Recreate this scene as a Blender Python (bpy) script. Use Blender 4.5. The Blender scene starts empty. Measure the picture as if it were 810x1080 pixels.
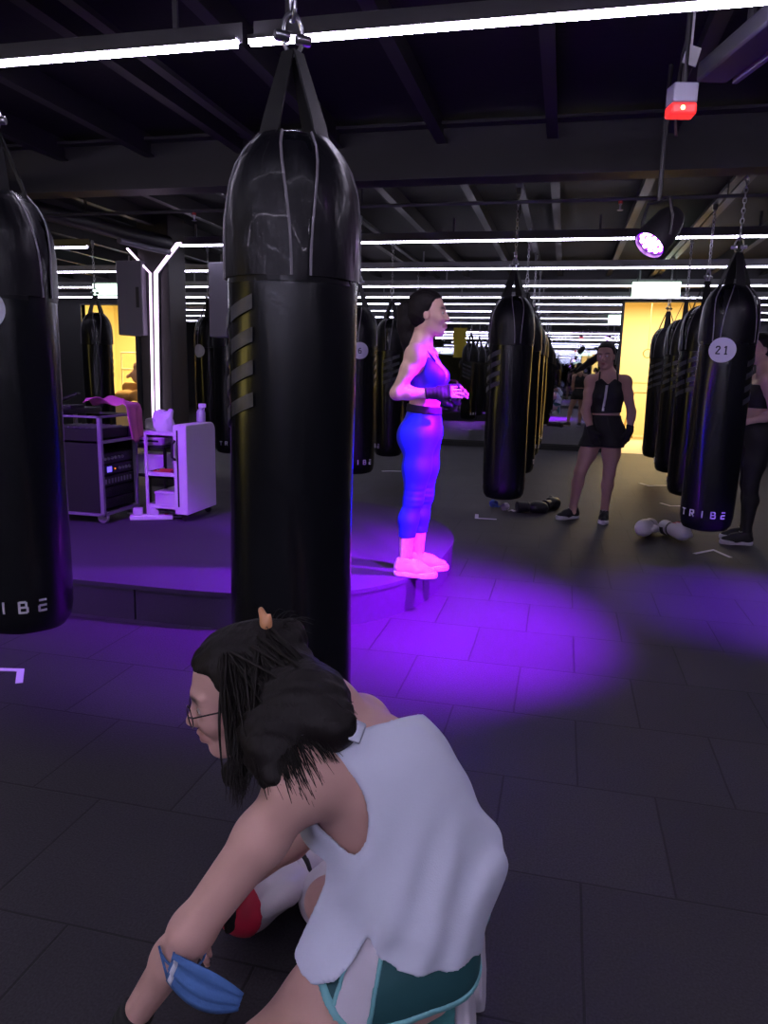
import bpy, math, random
import numpy as np
from mathutils import Vector, Matrix

random.seed(7)
rng = np.random.default_rng(7)
SC = bpy.context.scene
COL = SC.collection
PI = math.pi

# ------------------------------------------------------------------ materials
def mat(name, color, rough=0.6, metal=0.0, emis=None, estr=0.0, coat=0.0, spec=0.5, noise=None, bump=None,
        trans=0.0, sheen=0.0, attr=None):
    m = bpy.data.materials.new(name)
    m.use_nodes = True
    nt = m.node_tree
    b = nt.nodes['Principled BSDF']
    b.inputs['Base Color'].default_value = (*color, 1)
    b.inputs['Roughness'].default_value = rough
    b.inputs['Metallic'].default_value = metal
    b.inputs['Coat Weight'].default_value = coat
    b.inputs['Specular IOR Level'].default_value = spec
    b.inputs['Transmission Weight'].default_value = trans
    if sheen:
        b.inputs['Sheen Weight'].default_value = sheen
    if emis is not None:
        b.inputs['Emission Color'].default_value = (*emis, 1)
        b.inputs['Emission Strength'].default_value = estr
    tc = nt.nodes.new('ShaderNodeTexCoord')
    if noise:                                            # (scale, amount): speckle of the thing's own colour
        n = nt.nodes.new('ShaderNodeTexNoise')
        n.inputs['Scale'].default_value = noise[0]
        n.inputs['Detail'].default_value = 4
        nt.links.new(tc.outputs['Object'], n.inputs['Vector'])
        mx = nt.nodes.new('ShaderNodeMix')
        mx.data_type = 'RGBA'
        a = noise[1]
        mx.inputs['A'].default_value = (*[c * (1 - a) for c in color], 1)
        mx.inputs['B'].default_value = (*[min(1, c * (1 + a)) for c in color], 1)
        nt.links.new(n.outputs['Fac'], mx.inputs['Factor'])
        nt.links.new(mx.outputs['Result'], b.inputs['Base Color'])
    if attr:
        at = nt.nodes.new('ShaderNodeAttribute')
        at.attribute_name = attr
        nt.links.new(at.outputs['Color'], b.inputs['Base Color'])
    if bump:                                             # (scale, strength[, stretch])
        n = nt.nodes.new('ShaderNodeTexNoise')
        n.inputs['Scale'].default_value = bump[0]
        n.inputs['Detail'].default_value = 3
        src = tc.outputs['Object']
        if len(bump) > 2:
            mp = nt.nodes.new('ShaderNodeMapping')
            mp.inputs['Scale'].default_value = bump[2]
            nt.links.new(src, mp.inputs['Vector'])
            src = mp.outputs['Vector']
        nt.links.new(src, n.inputs['Vector'])
        bp = nt.nodes.new('ShaderNodeBump')
        bp.inputs['Strength'].default_value = bump[1]
        bp.inputs['Distance'].default_value = 0.01
        nt.links.new(n.outputs['Fac'], bp.inputs['Height'])
        nt.links.new(bp.outputs['Normal'], b.inputs['Normal'])
    return m

# ------------------------------------------------------------------ object helpers
def tag(o, label=None, cat=None, group=None, kind=None):
    if label: o['label'] = label
    if cat: o['category'] = cat
    if group: o['group'] = group
    if kind: o['kind'] = kind
    return o

def empty(name, loc=(0, 0, 0), rz=0.0, label=None, cat=None, group=None):
    o = bpy.data.objects.new(name, None)
    COL.objects.link(o)
    o.location = loc
    o.rotation_euler = (0, 0, rz)
    o.empty_display_size = 0.05
    return tag(o, label, cat, group)

def mesh_obj(name, verts, faces, m, parent=None, smooth=True, angle=40, origin=None, bevel=0, tint=None):
    """origin: world point to subtract when verts are in world coordinates"""
    me = bpy.data.meshes.new(name)
    v = np.asarray(verts, float)
    if origin is not None:
        v = v - np.asarray(origin, float)
    me.from_pydata(v.tolist(), [], [list(map(int, f)) for f in faces])
    if smooth:
        me.polygons.foreach_set('use_smooth', [True] * len(me.polygons))
        if angle < 180:
            me.set_sharp_from_angle(angle=math.radians(angle))
    if tint is not None:
        ca = me.color_attributes.new('tint', 'FLOAT_COLOR', 'POINT')
        buf = np.ones((len(v), 4), np.float32)
        buf[:, :3] = tint
        ca.data.foreach_set('color', buf.ravel())
    me.materials.append(m)
    me.update()
    o = bpy.data.objects.new(name, me)
    COL.objects.link(o)
    if parent: o.parent = parent
    if bevel:
        md = o.modifiers.new('Bevel', 'BEVEL')
        md.width = bevel
        md.segments = 2
        md.limit_method = 'ANGLE'
    return o

def copy_tree(o, parent=None):
    c = o.copy()
    COL.objects.link(c)
    if parent: c.parent = parent
    for ch in list(o.children):
        copy_tree(ch, c)
    return c

class MB:
    def __init__(s): s.v = []; s.f = []
    def add(s, v, f):
        n = len(s.v)
        s.v += [tuple(map(float, p)) for p in v]
        s.f += [[i + n for i in q] for q in f]
        return s
    def box(s, c, size, R=None):
        hx, hy, hz = [k / 2 for k in size]
        p = [Vector((x, y, z)) for x in (-hx, hx) for y in (-hy, hy) for z in (-hz, hz)]
        if R is not None: p = [R @ q for q in p]
        p = [q + Vector(c) for q in p]
        return s.add(p, [[0, 1, 3, 2], [4, 6, 7, 5], [0, 4, 5, 1], [2, 3, 7, 6], [0, 2, 6, 4], [1, 5, 7, 3]])
    def bb(s, a, b):
        return s.box([(a[i] + b[i]) / 2 for i in range(3)], [abs(b[i] - a[i]) for i in range(3)])
    def tube(s, pts, r, n=8, cap=True, closed=False):
        pts = [Vector(p) for p in pts]
        k = len(pts)
        rs = r if isinstance(r, (list, tuple)) else [r] * k
        vs = []; up = None
        for i, p in enumerate(pts):
            if closed: t = pts[(i + 1) % k] - pts[i - 1]
            else: t = pts[min(i + 1, k - 1)] - pts[max(i - 1, 0)]
            t.normalize()
            if up is None:
                up = Vector((0, 0, 1)) if abs(t.z) < 0.9 else Vector((1, 0, 0))
            a = up - t * up.dot(t)
            if a.length < 1e-5: a = t.orthogonal()
            a.normalize(); up = a
            b = t.cross(a)
            for j in range(n):
                th = 2 * PI * j / n
                vs.append(p + (a * math.cos(th) + b * math.sin(th)) * rs[i])
        fs = []
        for i in range(k if closed else k - 1):
            i2 = (i + 1) % k
            for j in range(n):
                fs.append([i * n + j, i * n + (j + 1) % n, i2 * n + (j + 1) % n, i2 * n + j])
        if cap and not closed:
            fs.append(list(range(n))[::-1]); fs.append([(k - 1) * n + j for j in range(n)])
        return s.add(vs, fs)
    def lathe(s, prof, n=32, c=(0, 0, 0), R=None, cap=True):
        vs = []
        for (r, z) in prof:
            for j in range(n):
                th = 2 * PI * j / n
                p = Vector((r * math.cos(th), r * math.sin(th), z))
                if R is not None: p = R @ p
                vs.append(p + Vector(c))
        fs = []
        for i in range(len(prof) - 1):
            for j in range(n):
                fs.append([i * n + j, i * n + (j + 1) % n, (i + 1) * n + (j + 1) % n, (i + 1) * n + j])
        if cap:
            fs.append(list(range(n))[::-1]); fs.append([(len(prof) - 1) * n + j for j in range(n)])
        return s.add(vs, fs)
    def prism(s, poly, z0, z1):
        n = len(poly)
        vs = [(x, y, z0) for x, y in poly] + [(x, y, z1) for x, y in poly]
        fs = [list(range(n))[::-1], list(range(n, 2 * n))]
        for i in range(n):
            fs.append([i, (i + 1) % n, n + (i + 1) % n, n + i])
        return s.add(vs, fs)
    def grid(s, fn, nu, nv, closed_u=False):
        """fn(u,v) with u,v in 0..1"""
        vs = [fn(i / (nu if closed_u else nu - 1), j / (nv - 1)) for i in range(nu) for j in range(nv)]
        fs = []
        for i in range(nu if closed_u else nu - 1):
            for j in range(nv - 1):
                i2 = (i + 1) % nu
                fs.append([i * nv + j, i2 * nv + j, i2 * nv + j + 1, i * nv + j + 1])
        return s.add(vs, fs)
    def slab(s, fn, nu, nv, th):
        """a patch with thickness th: fn(u,v,off)"""
        a = [fn(i / (nu - 1), j / (nv - 1), th) for i in range(nu) for j in range(nv)]
        b = [fn(i / (nu - 1), j / (nv - 1), 0) for i in range(nu) for j in range(nv)]
        N = nu * nv
        fs = []
        for i in range(nu - 1):
            for j in range(nv - 1):
                q = [i * nv + j, (i + 1) * nv + j, (i + 1) * nv + j + 1, i * nv + j + 1]
                fs.append(q); fs.append([k + N for k in q[::-1]])
        ring = [(i, 0) for i in range(nu)] + [(nu - 1, j) for j in range(1, nv)] + [(i, nv - 1) for i in range(nu - 2, -1, -1)] + [(0, j) for j in range(nv - 2, 0, -1)]
        idx = [i * nv + j for i, j in ring]
        for k in range(len(idx)):
            p, q = idx[k], idx[(k + 1) % len(idx)]
            fs.append([p, p + N, q + N, q])
        return s.add(a + b, fs)
    def build(s, name, m, parent=None, **kw):
        return mesh_obj(name, s.v, s.f, m, parent, **kw)

def Rz(a): return Matrix.Rotation(a, 3, 'Z')
def Rx(a): return Matrix.Rotation(a, 3, 'X')
def Ry(a): return Matrix.Rotation(a, 3, 'Y')

# ------------------------------------------------------------------ distance-field modelling (bodies, clothes, gloves)
def A(*p): return np.array(p, np.float32)
def unit(v):
    v = np.asarray(v, float)
    return v / max(1e-9, np.linalg.norm(v))
def frame(lat, upv):
    """3x3 with columns lateral, forward, up"""
    u = unit(upv); l = np.asarray(lat, float); l = unit(l - u * l.dot(u))
    return np.stack([l, np.cross(u, l), u], 1)

def cone(a, b, ra, rb, k=.02): return ('c', A(*a), A(*b), ra, rb, k)
def ell(c, r, R=None, k=.03): return ('e', A(*c), A(*r), np.eye(3, dtype=np.float32) if R is None else np.asarray(R, np.float32), k)
def bx(c, h, R=None, rd=.01, k=.02): return ('b', A(*c), A(*h), np.eye(3, dtype=np.float32) if R is None else np.asarray(R, np.float32), rd, k)

def prim_bb(p):
    if p[0] == 'c':
        r = max(p[3], p[4])
        return np.minimum(p[1], p[2]) - r, np.maximum(p[1], p[2]) + r
    r = np.sqrt(((p[3] * p[2][None, :]) ** 2).sum(1)) if p[0] == 'e' else np.abs(p[3] * p[2][None, :]).sum(1)
    return p[1] - r, p[1] + r

def prim_d(p, P, g=0.0):
    if p[0] == 'c':
        a, b, r1, r2 = p[1], p[2], p[3] + g, p[4] + g
        ba = b - a
        l2 = float(ba.dot(ba)) + 1e-12
        t = np.clip(((P - a) @ ba) / l2, 0, 1)
        q = P - a - t[..., None] * ba
        return np.sqrt((q * q).sum(-1)) - (r1 + (r2 - r1) * t)
    if p[0] == 'e':
        q = (P - p[1]) @ p[3]
        r = p[2] + g
        k0 = np.sqrt(((q / r) ** 2).sum(-1)); k1 = np.sqrt(((q / (r * r)) ** 2).sum(-1)) + 1e-9
        return k0 * (k0 - 1) / k1
    q = np.abs((P - p[1]) @ p[3]) - (p[2] + g - p[4])
    return np.sqrt((np.maximum(q, 0) ** 2).sum(-1)) + np.minimum(q.max(-1), 0) - p[4]

class Field:
    def __init__(s, lo, hi, h):
        s.lo = np.asarray(lo, np.float32); s.h = h
        n = np.ceil((np.asarray(hi) - np.asarray(lo)) / h).astype(int) + 1
        s.n = n
        s.V = np.full(n, .06, np.float32)
    @classmethod
    def around(c, prims, h, pad=.03, grow=0):
        b = [prim_bb(p) for p in prims if p[0] != 'sub']
        return c(np.min([x[0] for x in b], 0) - pad - grow, np.max([x[1] for x in b], 0) + pad + grow, h)
    def sl(s, lo, hi, m):
        i0 = np.clip(np.floor((lo - m - s.lo) / s.h).astype(int), 0, s.n)
        i1 = np.clip(np.ceil((hi + m - s.lo) / s.h).astype(int) + 1, 0, s.n)
        return i0, i1
    def pts(s, i0, i1):
        ax = [s.lo[d] + s.h * np.arange(i0[d], i1[d], dtype=np.float32) for d in range(3)]
        return np.stack(np.meshgrid(*ax, indexing='ij'), -1).astype(np.float32)
    def allpts(s): return s.pts((0, 0, 0), s.n)
    def add(s, prims, g=0.0, kk=None):
        for p in prims:
            sub = p[0] == 'sub'
            q = p[1] if sub else p
            k = kk if kk is not None else q[-1]
            lo, hi = prim_bb(q)
            i0, i1 = s.sl(lo, hi, .06 + g + k)
            if (i1 <= i0).any(): continue
            w = tuple(slice(a, b) for a, b in zip(i0, i1))
            d = prim_d(q, s.pts(i0, i1), 0 if sub else g)
            V = s.V[w]
            if sub:
                d = -d; hh = np.clip(.5 - .5 * (V - d) / k, 0, 1)
                s.V[w] = V * (1 - hh) + d * hh + k * hh * (1 - hh)
            else:
                hh = np.clip(.5 + .5 * (V - d) / k, 0, 1)
                s.V[w] = V * (1 - hh) + d * hh - k * hh * (1 - hh)
        return s
    def cut(s, fn):
        s.V = np.maximum(s.V, fn(s.allpts()).astype(np.float32)); return s
    def shell(s, t):
        s.V = np.maximum(s.V, -(s.V + t)); return s
    def warp(s, fn):
        s.V = s.V + fn(s.allpts()).astype(np.float32); return s
    def mesh(s, smooth=2):
        V = s.V.copy()
        for d in range(3):
            ix = [slice(None)] * 3
            ix[d] = 0; V[tuple(ix)] = np.maximum(V[tuple(ix)], .01)
            ix[d] = -1; V[tuple(ix)] = np.maximum(V[tuple(ix)], .01)
        ins = V < 0
        nx, ny, nz = [k - 1 for k in V.shape]
        cnt = np.zeros((nx, ny, nz), np.int8)
        off = [(a, b, c) for a in (0, 1) for b in (0, 1) for c in (0, 1)]
        for a, b, c in off: cnt += ins[a:a + nx, b:b + ny, c:c + nz]
        act = (cnt > 0) & (cnt < 8)
        I, J, K = np.nonzero(act)
        N = len(I)
        idm = np.full((nx, ny, nz), -1, np.int64); idm[I, J, K] = np.arange(N)
        acc = np.zeros((N, 3)); w = np.zeros(N)
        vals = {o: V[I + o[0], J + o[1], K + o[2]] for o in off}
        for o in off:
            for d in range(3):
                if o[d]: continue
                o2 = list(o); o2[d] = 1; o2 = tuple(o2)
                v0, v1 = vals[o], vals[o2]
                m = (v0 < 0) != (v1 < 0)
                t = np.where(m, v0 / np.where(m, v0 - v1, 1), 0)
                pt = np.zeros((N, 3)); pt[:] = o; pt[:, d] += t
                acc[m] += pt[m]; w[m] += 1
        P = (np.stack([I, J, K], 1) + acc / w[:, None]) * s.h + s.lo
        faces = []
        for d in range(3):
            e = [1, 2] if d == 0 else ([2, 0] if d == 1 else [0, 1])
            sh = [slice(1, -1)] * 3; sh[d] = slice(0, -1)
            sh2 = list(sh); sh2[d] = slice(1, None)
            a = ins[tuple(sh)]; b = ins[tuple(sh2)]
            for flip, m in ((False, a & ~b), (True, ~a & b)):
                q = np.argwhere(m)
                if not len(q): continue
                q = q + 1; q[:, d] -= 1
                def cid(da, db):
                    c = q.copy(); c[:, e[0]] -= da; c[:, e[1]] -= db
                    return idm[c[:, 0], c[:, 1], c[:, 2]]
                f = np.stack([cid(1, 1), cid(0, 1), cid(0, 0), cid(1, 0)], 1)
                if flip: f = f[:, ::-1]
                faces.append(f)
        Fc = np.concatenate(faces); Fc = Fc[(Fc >= 0).all(1)]
        E = np.concatenate([Fc[:, [0, 1]], Fc[:, [1, 2]], Fc[:, [2, 3]], Fc[:, [3, 0]]])
        E = np.concatenate([E, E[:, ::-1]])
        deg = np.bincount(E[:, 0], minlength=N).astype(float)
        for it in range(smooth):
            for lam in (.5, -.52) if it else (.5,):
                S = np.stack([np.bincount(E[:, 0], P[E[:, 1], c], N) for c in range(3)], 1)
                P = P + lam * (S / np.maximum(deg, 1)[:, None] - P)
        # keep the big pieces only
        return P, Fc
    def build(s, name, m, parent, origin, smooth=2, tint=None, angle=180):
        P, F = s.mesh(smooth)
        tv = tint(P) if tint else None
        return mesh_obj(name, P, F, m, parent, True, angle, origin, tint=tv)

_nk = rng.normal(size=(14, 3)); _nk /= np.linalg.norm(_nk, axis=1)[:, None]; _np = rng.uniform(0, 6.28, 14); _nf = rng.uniform(.6, 1.7, 14)
def snoise(P, sc):
    P = np.asarray(P) * sc
    r = 0
    for i in range(14): r = r + np.sin((P @ (_nk[i] * _nf[i]).astype(np.float32)) + _np[i])
    return r / 5.0
# ------------------------------------------------------------------ camera, view
H_CAM = 1.38
def look(yaw, pitch, roll):
    y, p, r = map(math.radians, (yaw, pitch, roll))
    fw = Vector((-math.sin(y) * math.cos(p), math.cos(y) * math.cos(p), -math.sin(p)))
    rt = Vector((math.cos(y), math.sin(y), 0)); up = rt.cross(fw)
    rt2 = rt * math.cos(r) + up * math.sin(r); up2 = -rt * math.sin(r) + up * math.cos(r)
    return Matrix((rt2, up2, -fw)).transposed()
cam = bpy.data.cameras.new('camera')
cam.sensor_fit = 'VERTICAL'; cam.sensor_height = 36.0
cam.lens = 780.0 / 1080 * 36.0
cam.clip_start = .05; cam.clip_end = 200
co = bpy.data.objects.new('camera', cam); COL.objects.link(co)
co.matrix_world = Matrix.Translation((0, 0, H_CAM)) @ look(13.3, 10.9, 1.35).to_4x4()
SC.camera = co
SC.view_settings.view_transform = 'Standard'
SC.view_settings.look = 'None'
SC.view_settings.exposure = -0.35
SC.view_settings.gamma = 1.0
SC.view_settings.use_curve_mapping = False
w = bpy.data.worlds.new('dark surroundings'); SC.world = w
w.use_nodes = True
w.node_tree.nodes['Background'].inputs[0].default_value = (.55, .5, .8, 1)
w.node_tree.nodes['Background'].inputs[1].default_value = .004

# ------------------------------------------------------------------ materials
M = {}
M['ceiling'] = mat('black painted ceiling', (.007, .0065, .008), .75, bump=(30, .2))
M['steel_dark'] = mat('dark painted steel', (.035, .033, .04), .5)
M['joist'] = mat('grey painted joist', (.028, .026, .032), .5)
M['wall'] = mat('charcoal wall paint', (.018, .018, .022), .7, bump=(40, .1))
M['mirror'] = mat('mirror glass', (.62, .64, .68), .015, 1.0)
M['vinyl'] = mat('black bag vinyl', (.004, .0045, .007), .27, coat=.12, spec=.4, bump=(9, .30, (1, 1, .16)))
M['collar'] = mat('black collar canvas', (.006, .006, .009), .36, coat=.05, spec=.22, bump=(14, .75, (1, 1, .35)))
M['web'] = mat('black webbing', (.007, .007, .009), .6)
M['pipe'] = mat('grey piping', (.22, .21, .24), .4)
M['stripe'] = mat('grey printed stripe', (.055, .055, .066), .38)
M['white'] = mat('white print', (.62, .60, .70), .5)
M['ink'] = mat('dark print', (.02, .02, .03), .5)
M['chrome'] = mat('steel chain', (.55, .55, .6), .28, 1.0)
M['tape'] = mat('white floor tape', (.62, .60, .66), .6)
M['ledhouse'] = mat('aluminium channel', (.30, .29, .32), .35, .6)
M['rubber'] = mat('black rubber', (.012, .012, .014), .6)
M['platform'] = mat('black rubber platform', (.030, .024, .040), .75, noise=(180, .35), bump=(220, .25))

def led_mat(name, col, strength, pitch, axis='X', lo=.25):
    """LED tape behind a diffuser: a row of lit chips along the strip"""
    m = bpy.data.materials.new(name); m.use_nodes = True
    nt = m.node_tree; b = nt.nodes['Principled BSDF']
    b.inputs['Base Color'].default_value = (.6, .6, .6, 1)
    b.inputs['Emission Color'].default_value = (*col, 1)
    tc = nt.nodes.new('ShaderNodeTexCoord'); sp = nt.nodes.new('ShaderNodeSeparateXYZ')
    nt.links.new(tc.outputs['Object'], sp.inputs[0])
    fr = nt.nodes.new('ShaderNodeMath'); fr.operation = 'PINGPONG'
    nt.links.new(sp.outputs[axis], fr.inputs[0]); fr.inputs[1].default_value = pitch / 2
    mr = nt.nodes.new('ShaderNodeMapRange')
    mr.inputs['From Min'].default_value = pitch * .12; mr.inputs['From Max'].default_value = pitch * .34
    mr.inputs['To Min'].default_value = strength; mr.inputs['To Max'].default_value = strength * lo
    nt.links.new(fr.outputs[0], mr.inputs['Value'])
    nz = nt.nodes.new('ShaderNodeTexNoise'); nz.inputs['Scale'].default_value = 2.2; nz.inputs['Detail'].default_value = 2
    nt.links.new(tc.outputs['Object'], nz.inputs['Vector'])
    m2 = nt.nodes.new('ShaderNodeMapRange')
    m2.inputs['From Min'].default_value = .35; m2.inputs['From Max'].default_value = .65
    m2.inputs['To Min'].default_value = .55; m2.inputs['To Max'].default_value = 1.3
    nt.links.new(nz.outputs['Fac'], m2.inputs['Value'])
    mu = nt.nodes.new('ShaderNodeMath'); mu.operation = 'MULTIPLY'
    nt.links.new(mr.outputs[0], mu.inputs[0]); nt.links.new(m2.outputs[0], mu.inputs[1])
    nt.links.new(mu.outputs[0], b.inputs['Emission Strength'])
    return m
LED_COL = (.82, .74, 1.0)
M['led'] = led_mat('white led tape', LED_COL, 85.0, .034)
M['led_fill'] = led_mat('fill led tape', LED_COL, 230.0, .034)  # strong emission for the fill strip added behind the camera
M['led_far'] = led_mat('white led tape far', (.82, .77, 1.0), 33.0, .034)
M['led_y'] = led_mat('lilac led tape', (.95, .70, 1.0), 5.0, .02, 'Z', .7)

def floor_mat():
    m = bpy.data.materials.new('speckled rubber floor tiles'); m.use_nodes = True
    nt = m.node_tree; b = nt.nodes['Principled BSDF']; L = nt.links.new
    tc = nt.nodes.new('ShaderNodeTexCoord')
    mp = nt.nodes.new('ShaderNodeMapping'); mp.inputs['Location'].default_value = (-.137, .1, 0)
    L(tc.outputs['Object'], mp.inputs['Vector'])
    nzw = nt.nodes.new('ShaderNodeTexNoise'); nzw.inputs['Scale'].default_value = 5; L(tc.outputs['Object'], nzw.inputs['Vector'])
    vm = nt.nodes.new('ShaderNodeVectorMath'); vm.operation = 'SCALE'; vm.inputs['Scale'].default_value = .006
    L(nzw.outputs['Color'], vm.inputs[0])
    va = nt.nodes.new('ShaderNodeVectorMath'); va.operation = 'ADD'; L(mp.outputs[0], va.inputs[0]); L(vm.outputs[0], va.inputs[1])
    br = nt.nodes.new('ShaderNodeTexBrick')
    br.offset = .5; br.offset_frequency = 2; br.squash = 1
    br.inputs['Scale'].default_value = 1
    br.inputs['Brick Width'].default_value = .5; br.inputs['Row Height'].default_value = .5
    br.inputs['Mortar Size'].default_value = .0045; br.inputs['Mortar Smooth'].default_value = .4
    br.inputs['Bias'].default_value = 0
    br.inputs['Color1'].default_value = (.021, .0185, .0240, 1); br.inputs['Color2'].default_value = (.029, .026, .033, 1)
    br.inputs['Mortar'].default_value = (.004, .0035, .0045, 1)
    L(va.outputs[0], br.inputs['Vector'])
    n2 = nt.nodes.new('ShaderNodeTexNoise'); n2.inputs['Scale'].default_value = 160; n2.inputs['Detail'].default_value = 4
    L(tc.outputs['Object'], n2.inputs['Vector'])
    mr = nt.nodes.new('ShaderNodeMapRange'); mr.inputs['From Min'].default_value = .3; mr.inputs['From Max'].default_value = .7
    mr.inputs['To Min'].default_value = .6; mr.inputs['To Max'].default_value = 1.5; L(n2.outputs['Fac'], mr.inputs['Value'])
    n3 = nt.nodes.new('ShaderNodeTexNoise'); n3.inputs['Scale'].default_value = 1.6; n3.inputs['Detail'].default_value = 3
    L(tc.outputs['Object'], n3.inputs['Vector'])
    mr3 = nt.nodes.new('ShaderNodeMapRange'); mr3.inputs['To Min'].default_value = .75; mr3.inputs['To Max'].default_value = 1.25; L(n3.outputs['Fac'], mr3.inputs['Value'])
    mu = nt.nodes.new('ShaderNodeMath'); mu.operation = 'MULTIPLY'; L(mr.outputs[0], mu.inputs[0]); L(mr3.outputs[0], mu.inputs[1])
    mx = nt.nodes.new('ShaderNodeVectorMath'); mx.operation = 'SCALE'
    L(br.outputs['Color'], mx.inputs[0]); L(mu.outputs[0], mx.inputs['Scale'])
    L(mx.outputs[0], b.inputs['Base Color'])
    b.inputs['Roughness'].default_value = .60
    b.inputs['Specular IOR Level'].default_value = .36
    bp = nt.nodes.new('ShaderNodeBump'); bp.inputs['Strength'].default_value = .35; bp.inputs['Distance'].default_value = .004
    ad = nt.nodes.new('ShaderNodeMath'); ad.operation = 'MULTIPLY_ADD'
    L(br.outputs['Fac'], ad.inputs[0]); ad.inputs[1].default_value = -2.0; L(n2.outputs['Fac'], ad.inputs[2])
    L(ad.outputs[0], bp.inputs['Height']); L(bp.outputs['Normal'], b.inputs['Normal'])
    return m
M['floor'] = floor_mat()

# ------------------------------------------------------------------ room shell
XL, XR, YF, YB = -12.2, 4.6, -3.4, 13.95
ZC = 3.02
def struct(name, mb, m, **kw):
    return tag(mb.build(name, m, **kw), kind='structure')
struct('floor', MB().bb((XL, YF, -.1), (XR, YB, 0)), M['floor'])
struct('ceiling', MB().bb((XL, YF, ZC), (XR, YB, ZC + .1)), M['ceiling'])
# back wall with two lit openings
D1 = (.93, 2.25, 2.63)       # yellow doorway behind the right-hand bags
D2 = (-9.85, -8.62, 2.55)    # lit opening far left
bw = MB()
for a, b in ((XL, D2[0]), (D2[1], D1[0]), (D1[1], XR)):
    bw.bb((a, YB, 0), (b, YB + .12, ZC))
for d in (D1, D2): bw.bb((d[0], YB, d[2]), (d[1], YB + .12, ZC))
struct('wall_back', bw, M['wall'])
struct('wall_left', MB().bb((XL - .1, YF, 0), (XL, YB, ZC)), M['wall'])
struct('wall_right', MB().bb((XR, YF, 0), (XR + .1, YB, ZC)), M['wall'])
struct('wall_front', MB().bb((XL, YF - .1, 0), (XR, YF, ZC)), M['wall'])
# plinth under the mirrors
pl = MB()
for a, b in ((XL, D2[0]), (D2[1], D1[0]), (D1[1], XR)):
    pl.bb((a, YB - .05, 0), (b, YB, .09))
struct('baseboard_back', pl, M['rubber'])

def wall_mirror(x0, x1, y, z0, z1, face, label):
    t = empty('wall_mirror', ((x0 + x1) / 2, y, z0), 0, label, 'mirror')
    hw = (x1 - x0) / 2
    MB().bb((-hw + .02, -.008 if face < 0 else 0, .02), (hw - .02, 0 if face < 0 else .008, z1 - z0 - .02)).build('glass', M['mirror'], t, smooth=False)
    f = MB(); d = -.02 if face < 0 else .02
    for a in ((-hw, 0, 0), ):
        f.bb((-hw, d, 0), (hw, 0, .02)); f.bb((-hw, d, z1 - z0 - .02), (hw, 0, z1 - z0))
        f.bb((-hw, d, .02), (-hw + .02, 0, z1 - z0 - .02)); f.bb((hw - .02, d, .02), (hw, 0, z1 - z0 - .02))
    f.build('frame', M['rubber'], t, smooth=False)
    return t
wall_mirror(D2[1] + .05, D1[0] - .03, YB, .09, 2.62, -1, 'wide wall mirror between the two lit openings, reflecting the rows of bags')
wall_mirror(D1[1] + .03, XR - .02, YB, .09, 2.62, -1, 'wall mirror to the right of the yellow doorway, behind the person in black leggings')
wall_mirror(-6, XR - .1, YF, .09, 2.62, 1, 'wall mirror on the wall facing the platform, seen only as repeats in the far mirror')

# joists and beams
for i in range(-12, 8):
    x = -.90 + .72 * i
    if x < XL + .1 or x > XR - .1: continue
    j = MB()
    j.bb((x - .008, YF, 2.875), (x + .008, YB, ZC)); j.bb((x - .035, YF, 2.865), (x + .035, YB, 2.878))
    struct('trim_%d' % (i + 13), j, M['joist'])
def ibeam(name, y, z0, z1, wd):
    b = MB()
    b.bb((XL, y - wd / 2, z0), (XR, y + wd / 2, z0 + .02)); b.bb((XL, y - wd / 2, z1 - .02), (XR, y + wd / 2, z1))
    b.bb((XL, y - .012, z0 + .02), (XR, y + .012, z1 - .02))
    struct(name, b, M['joist'])
ibeam('beam_main', 5.25, 2.63, 2.98, .20)
ibeam('beam_far', 12.3, 2.70, 2.98, .16)

# ------------------------------------------------------------------ LED strips (lamps of the room, and one added fill strip)
def led_strip(x0, x1, y, z, label, m='led', group='long white light strips under the ceiling', wdt=.032):
    t = empty('hanging_led_strip', ((x0 + x1) / 2, y, z), 0, label, 'light strip', group)
    h = (x1 - x0) / 2
    MB().bb((-h + .004, -wdt / 2, -.020), (h - .004, wdt / 2, .004)).build('diffuser', M[m], t, smooth=False)
    c = MB()
    c.bb((-h, -wdt / 2 - .004, .0045), (h, wdt / 2 + .004, .012))
    for s in (-1, 1): c.bb((-h, s * (wdt / 2 + .002) - .002, -.004), (h, s * (wdt / 2 + .002) + .002, .0045))
    c.bb((-h, .045, .010), (h, .048, .085)); c.bb((-h, -.004, .012), (h, .048, .016))
    for k in range(int(2 * h / 1.4) + 1):
        xx = -h + .15 + k * 1.4
        if xx < h: c.bb((xx - .01, .03, .08), (xx + .01, .045, 2.865 - z))
    c.build('channel', M['ledhouse'], t, smooth=False)
    return t
ZS = 2.655
led_strip(-6.0, -1.36, 3.02, ZS, 'nearest white light strip, left length ending just before the hanging clip of the big bag')
led_strip(-1.31, 3.4, 3.02, ZS, 'nearest white light strip, long right length running over the big bag')
led_strip(-11.8, -5.28, 7.64, ZS, 'white light strip above the left bag, stopping short of the glowing pillar', 'led_far')
led_strip(-4.12, 4.4, 7.64, ZS, 'second white light strip from the front, joined to the glowing pillar', 'led_far')
for k, yy in enumerate((9.66, 11.58, 13.3)):
    led_strip(-11.8, 4.4, yy, ZS, ('third white light strip from the front, behind the purple lamp',
                                   'fourth white light strip from the front, just above the green exit sign',
                                   'last white light strip, closest to the top of the far mirror')[k], 'led_far')
led_strip(-5.0, 3.6, 1.05, ZS, 'white light strip overhead in front of the camera position', 'led_far')
led_strip(-5.0, 3.6, -1.3, ZS, 'unseen white light strip added behind the camera position as frontal fill', 'led_fill')  # unseen strip, added and turned up to fill from the camera side

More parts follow.
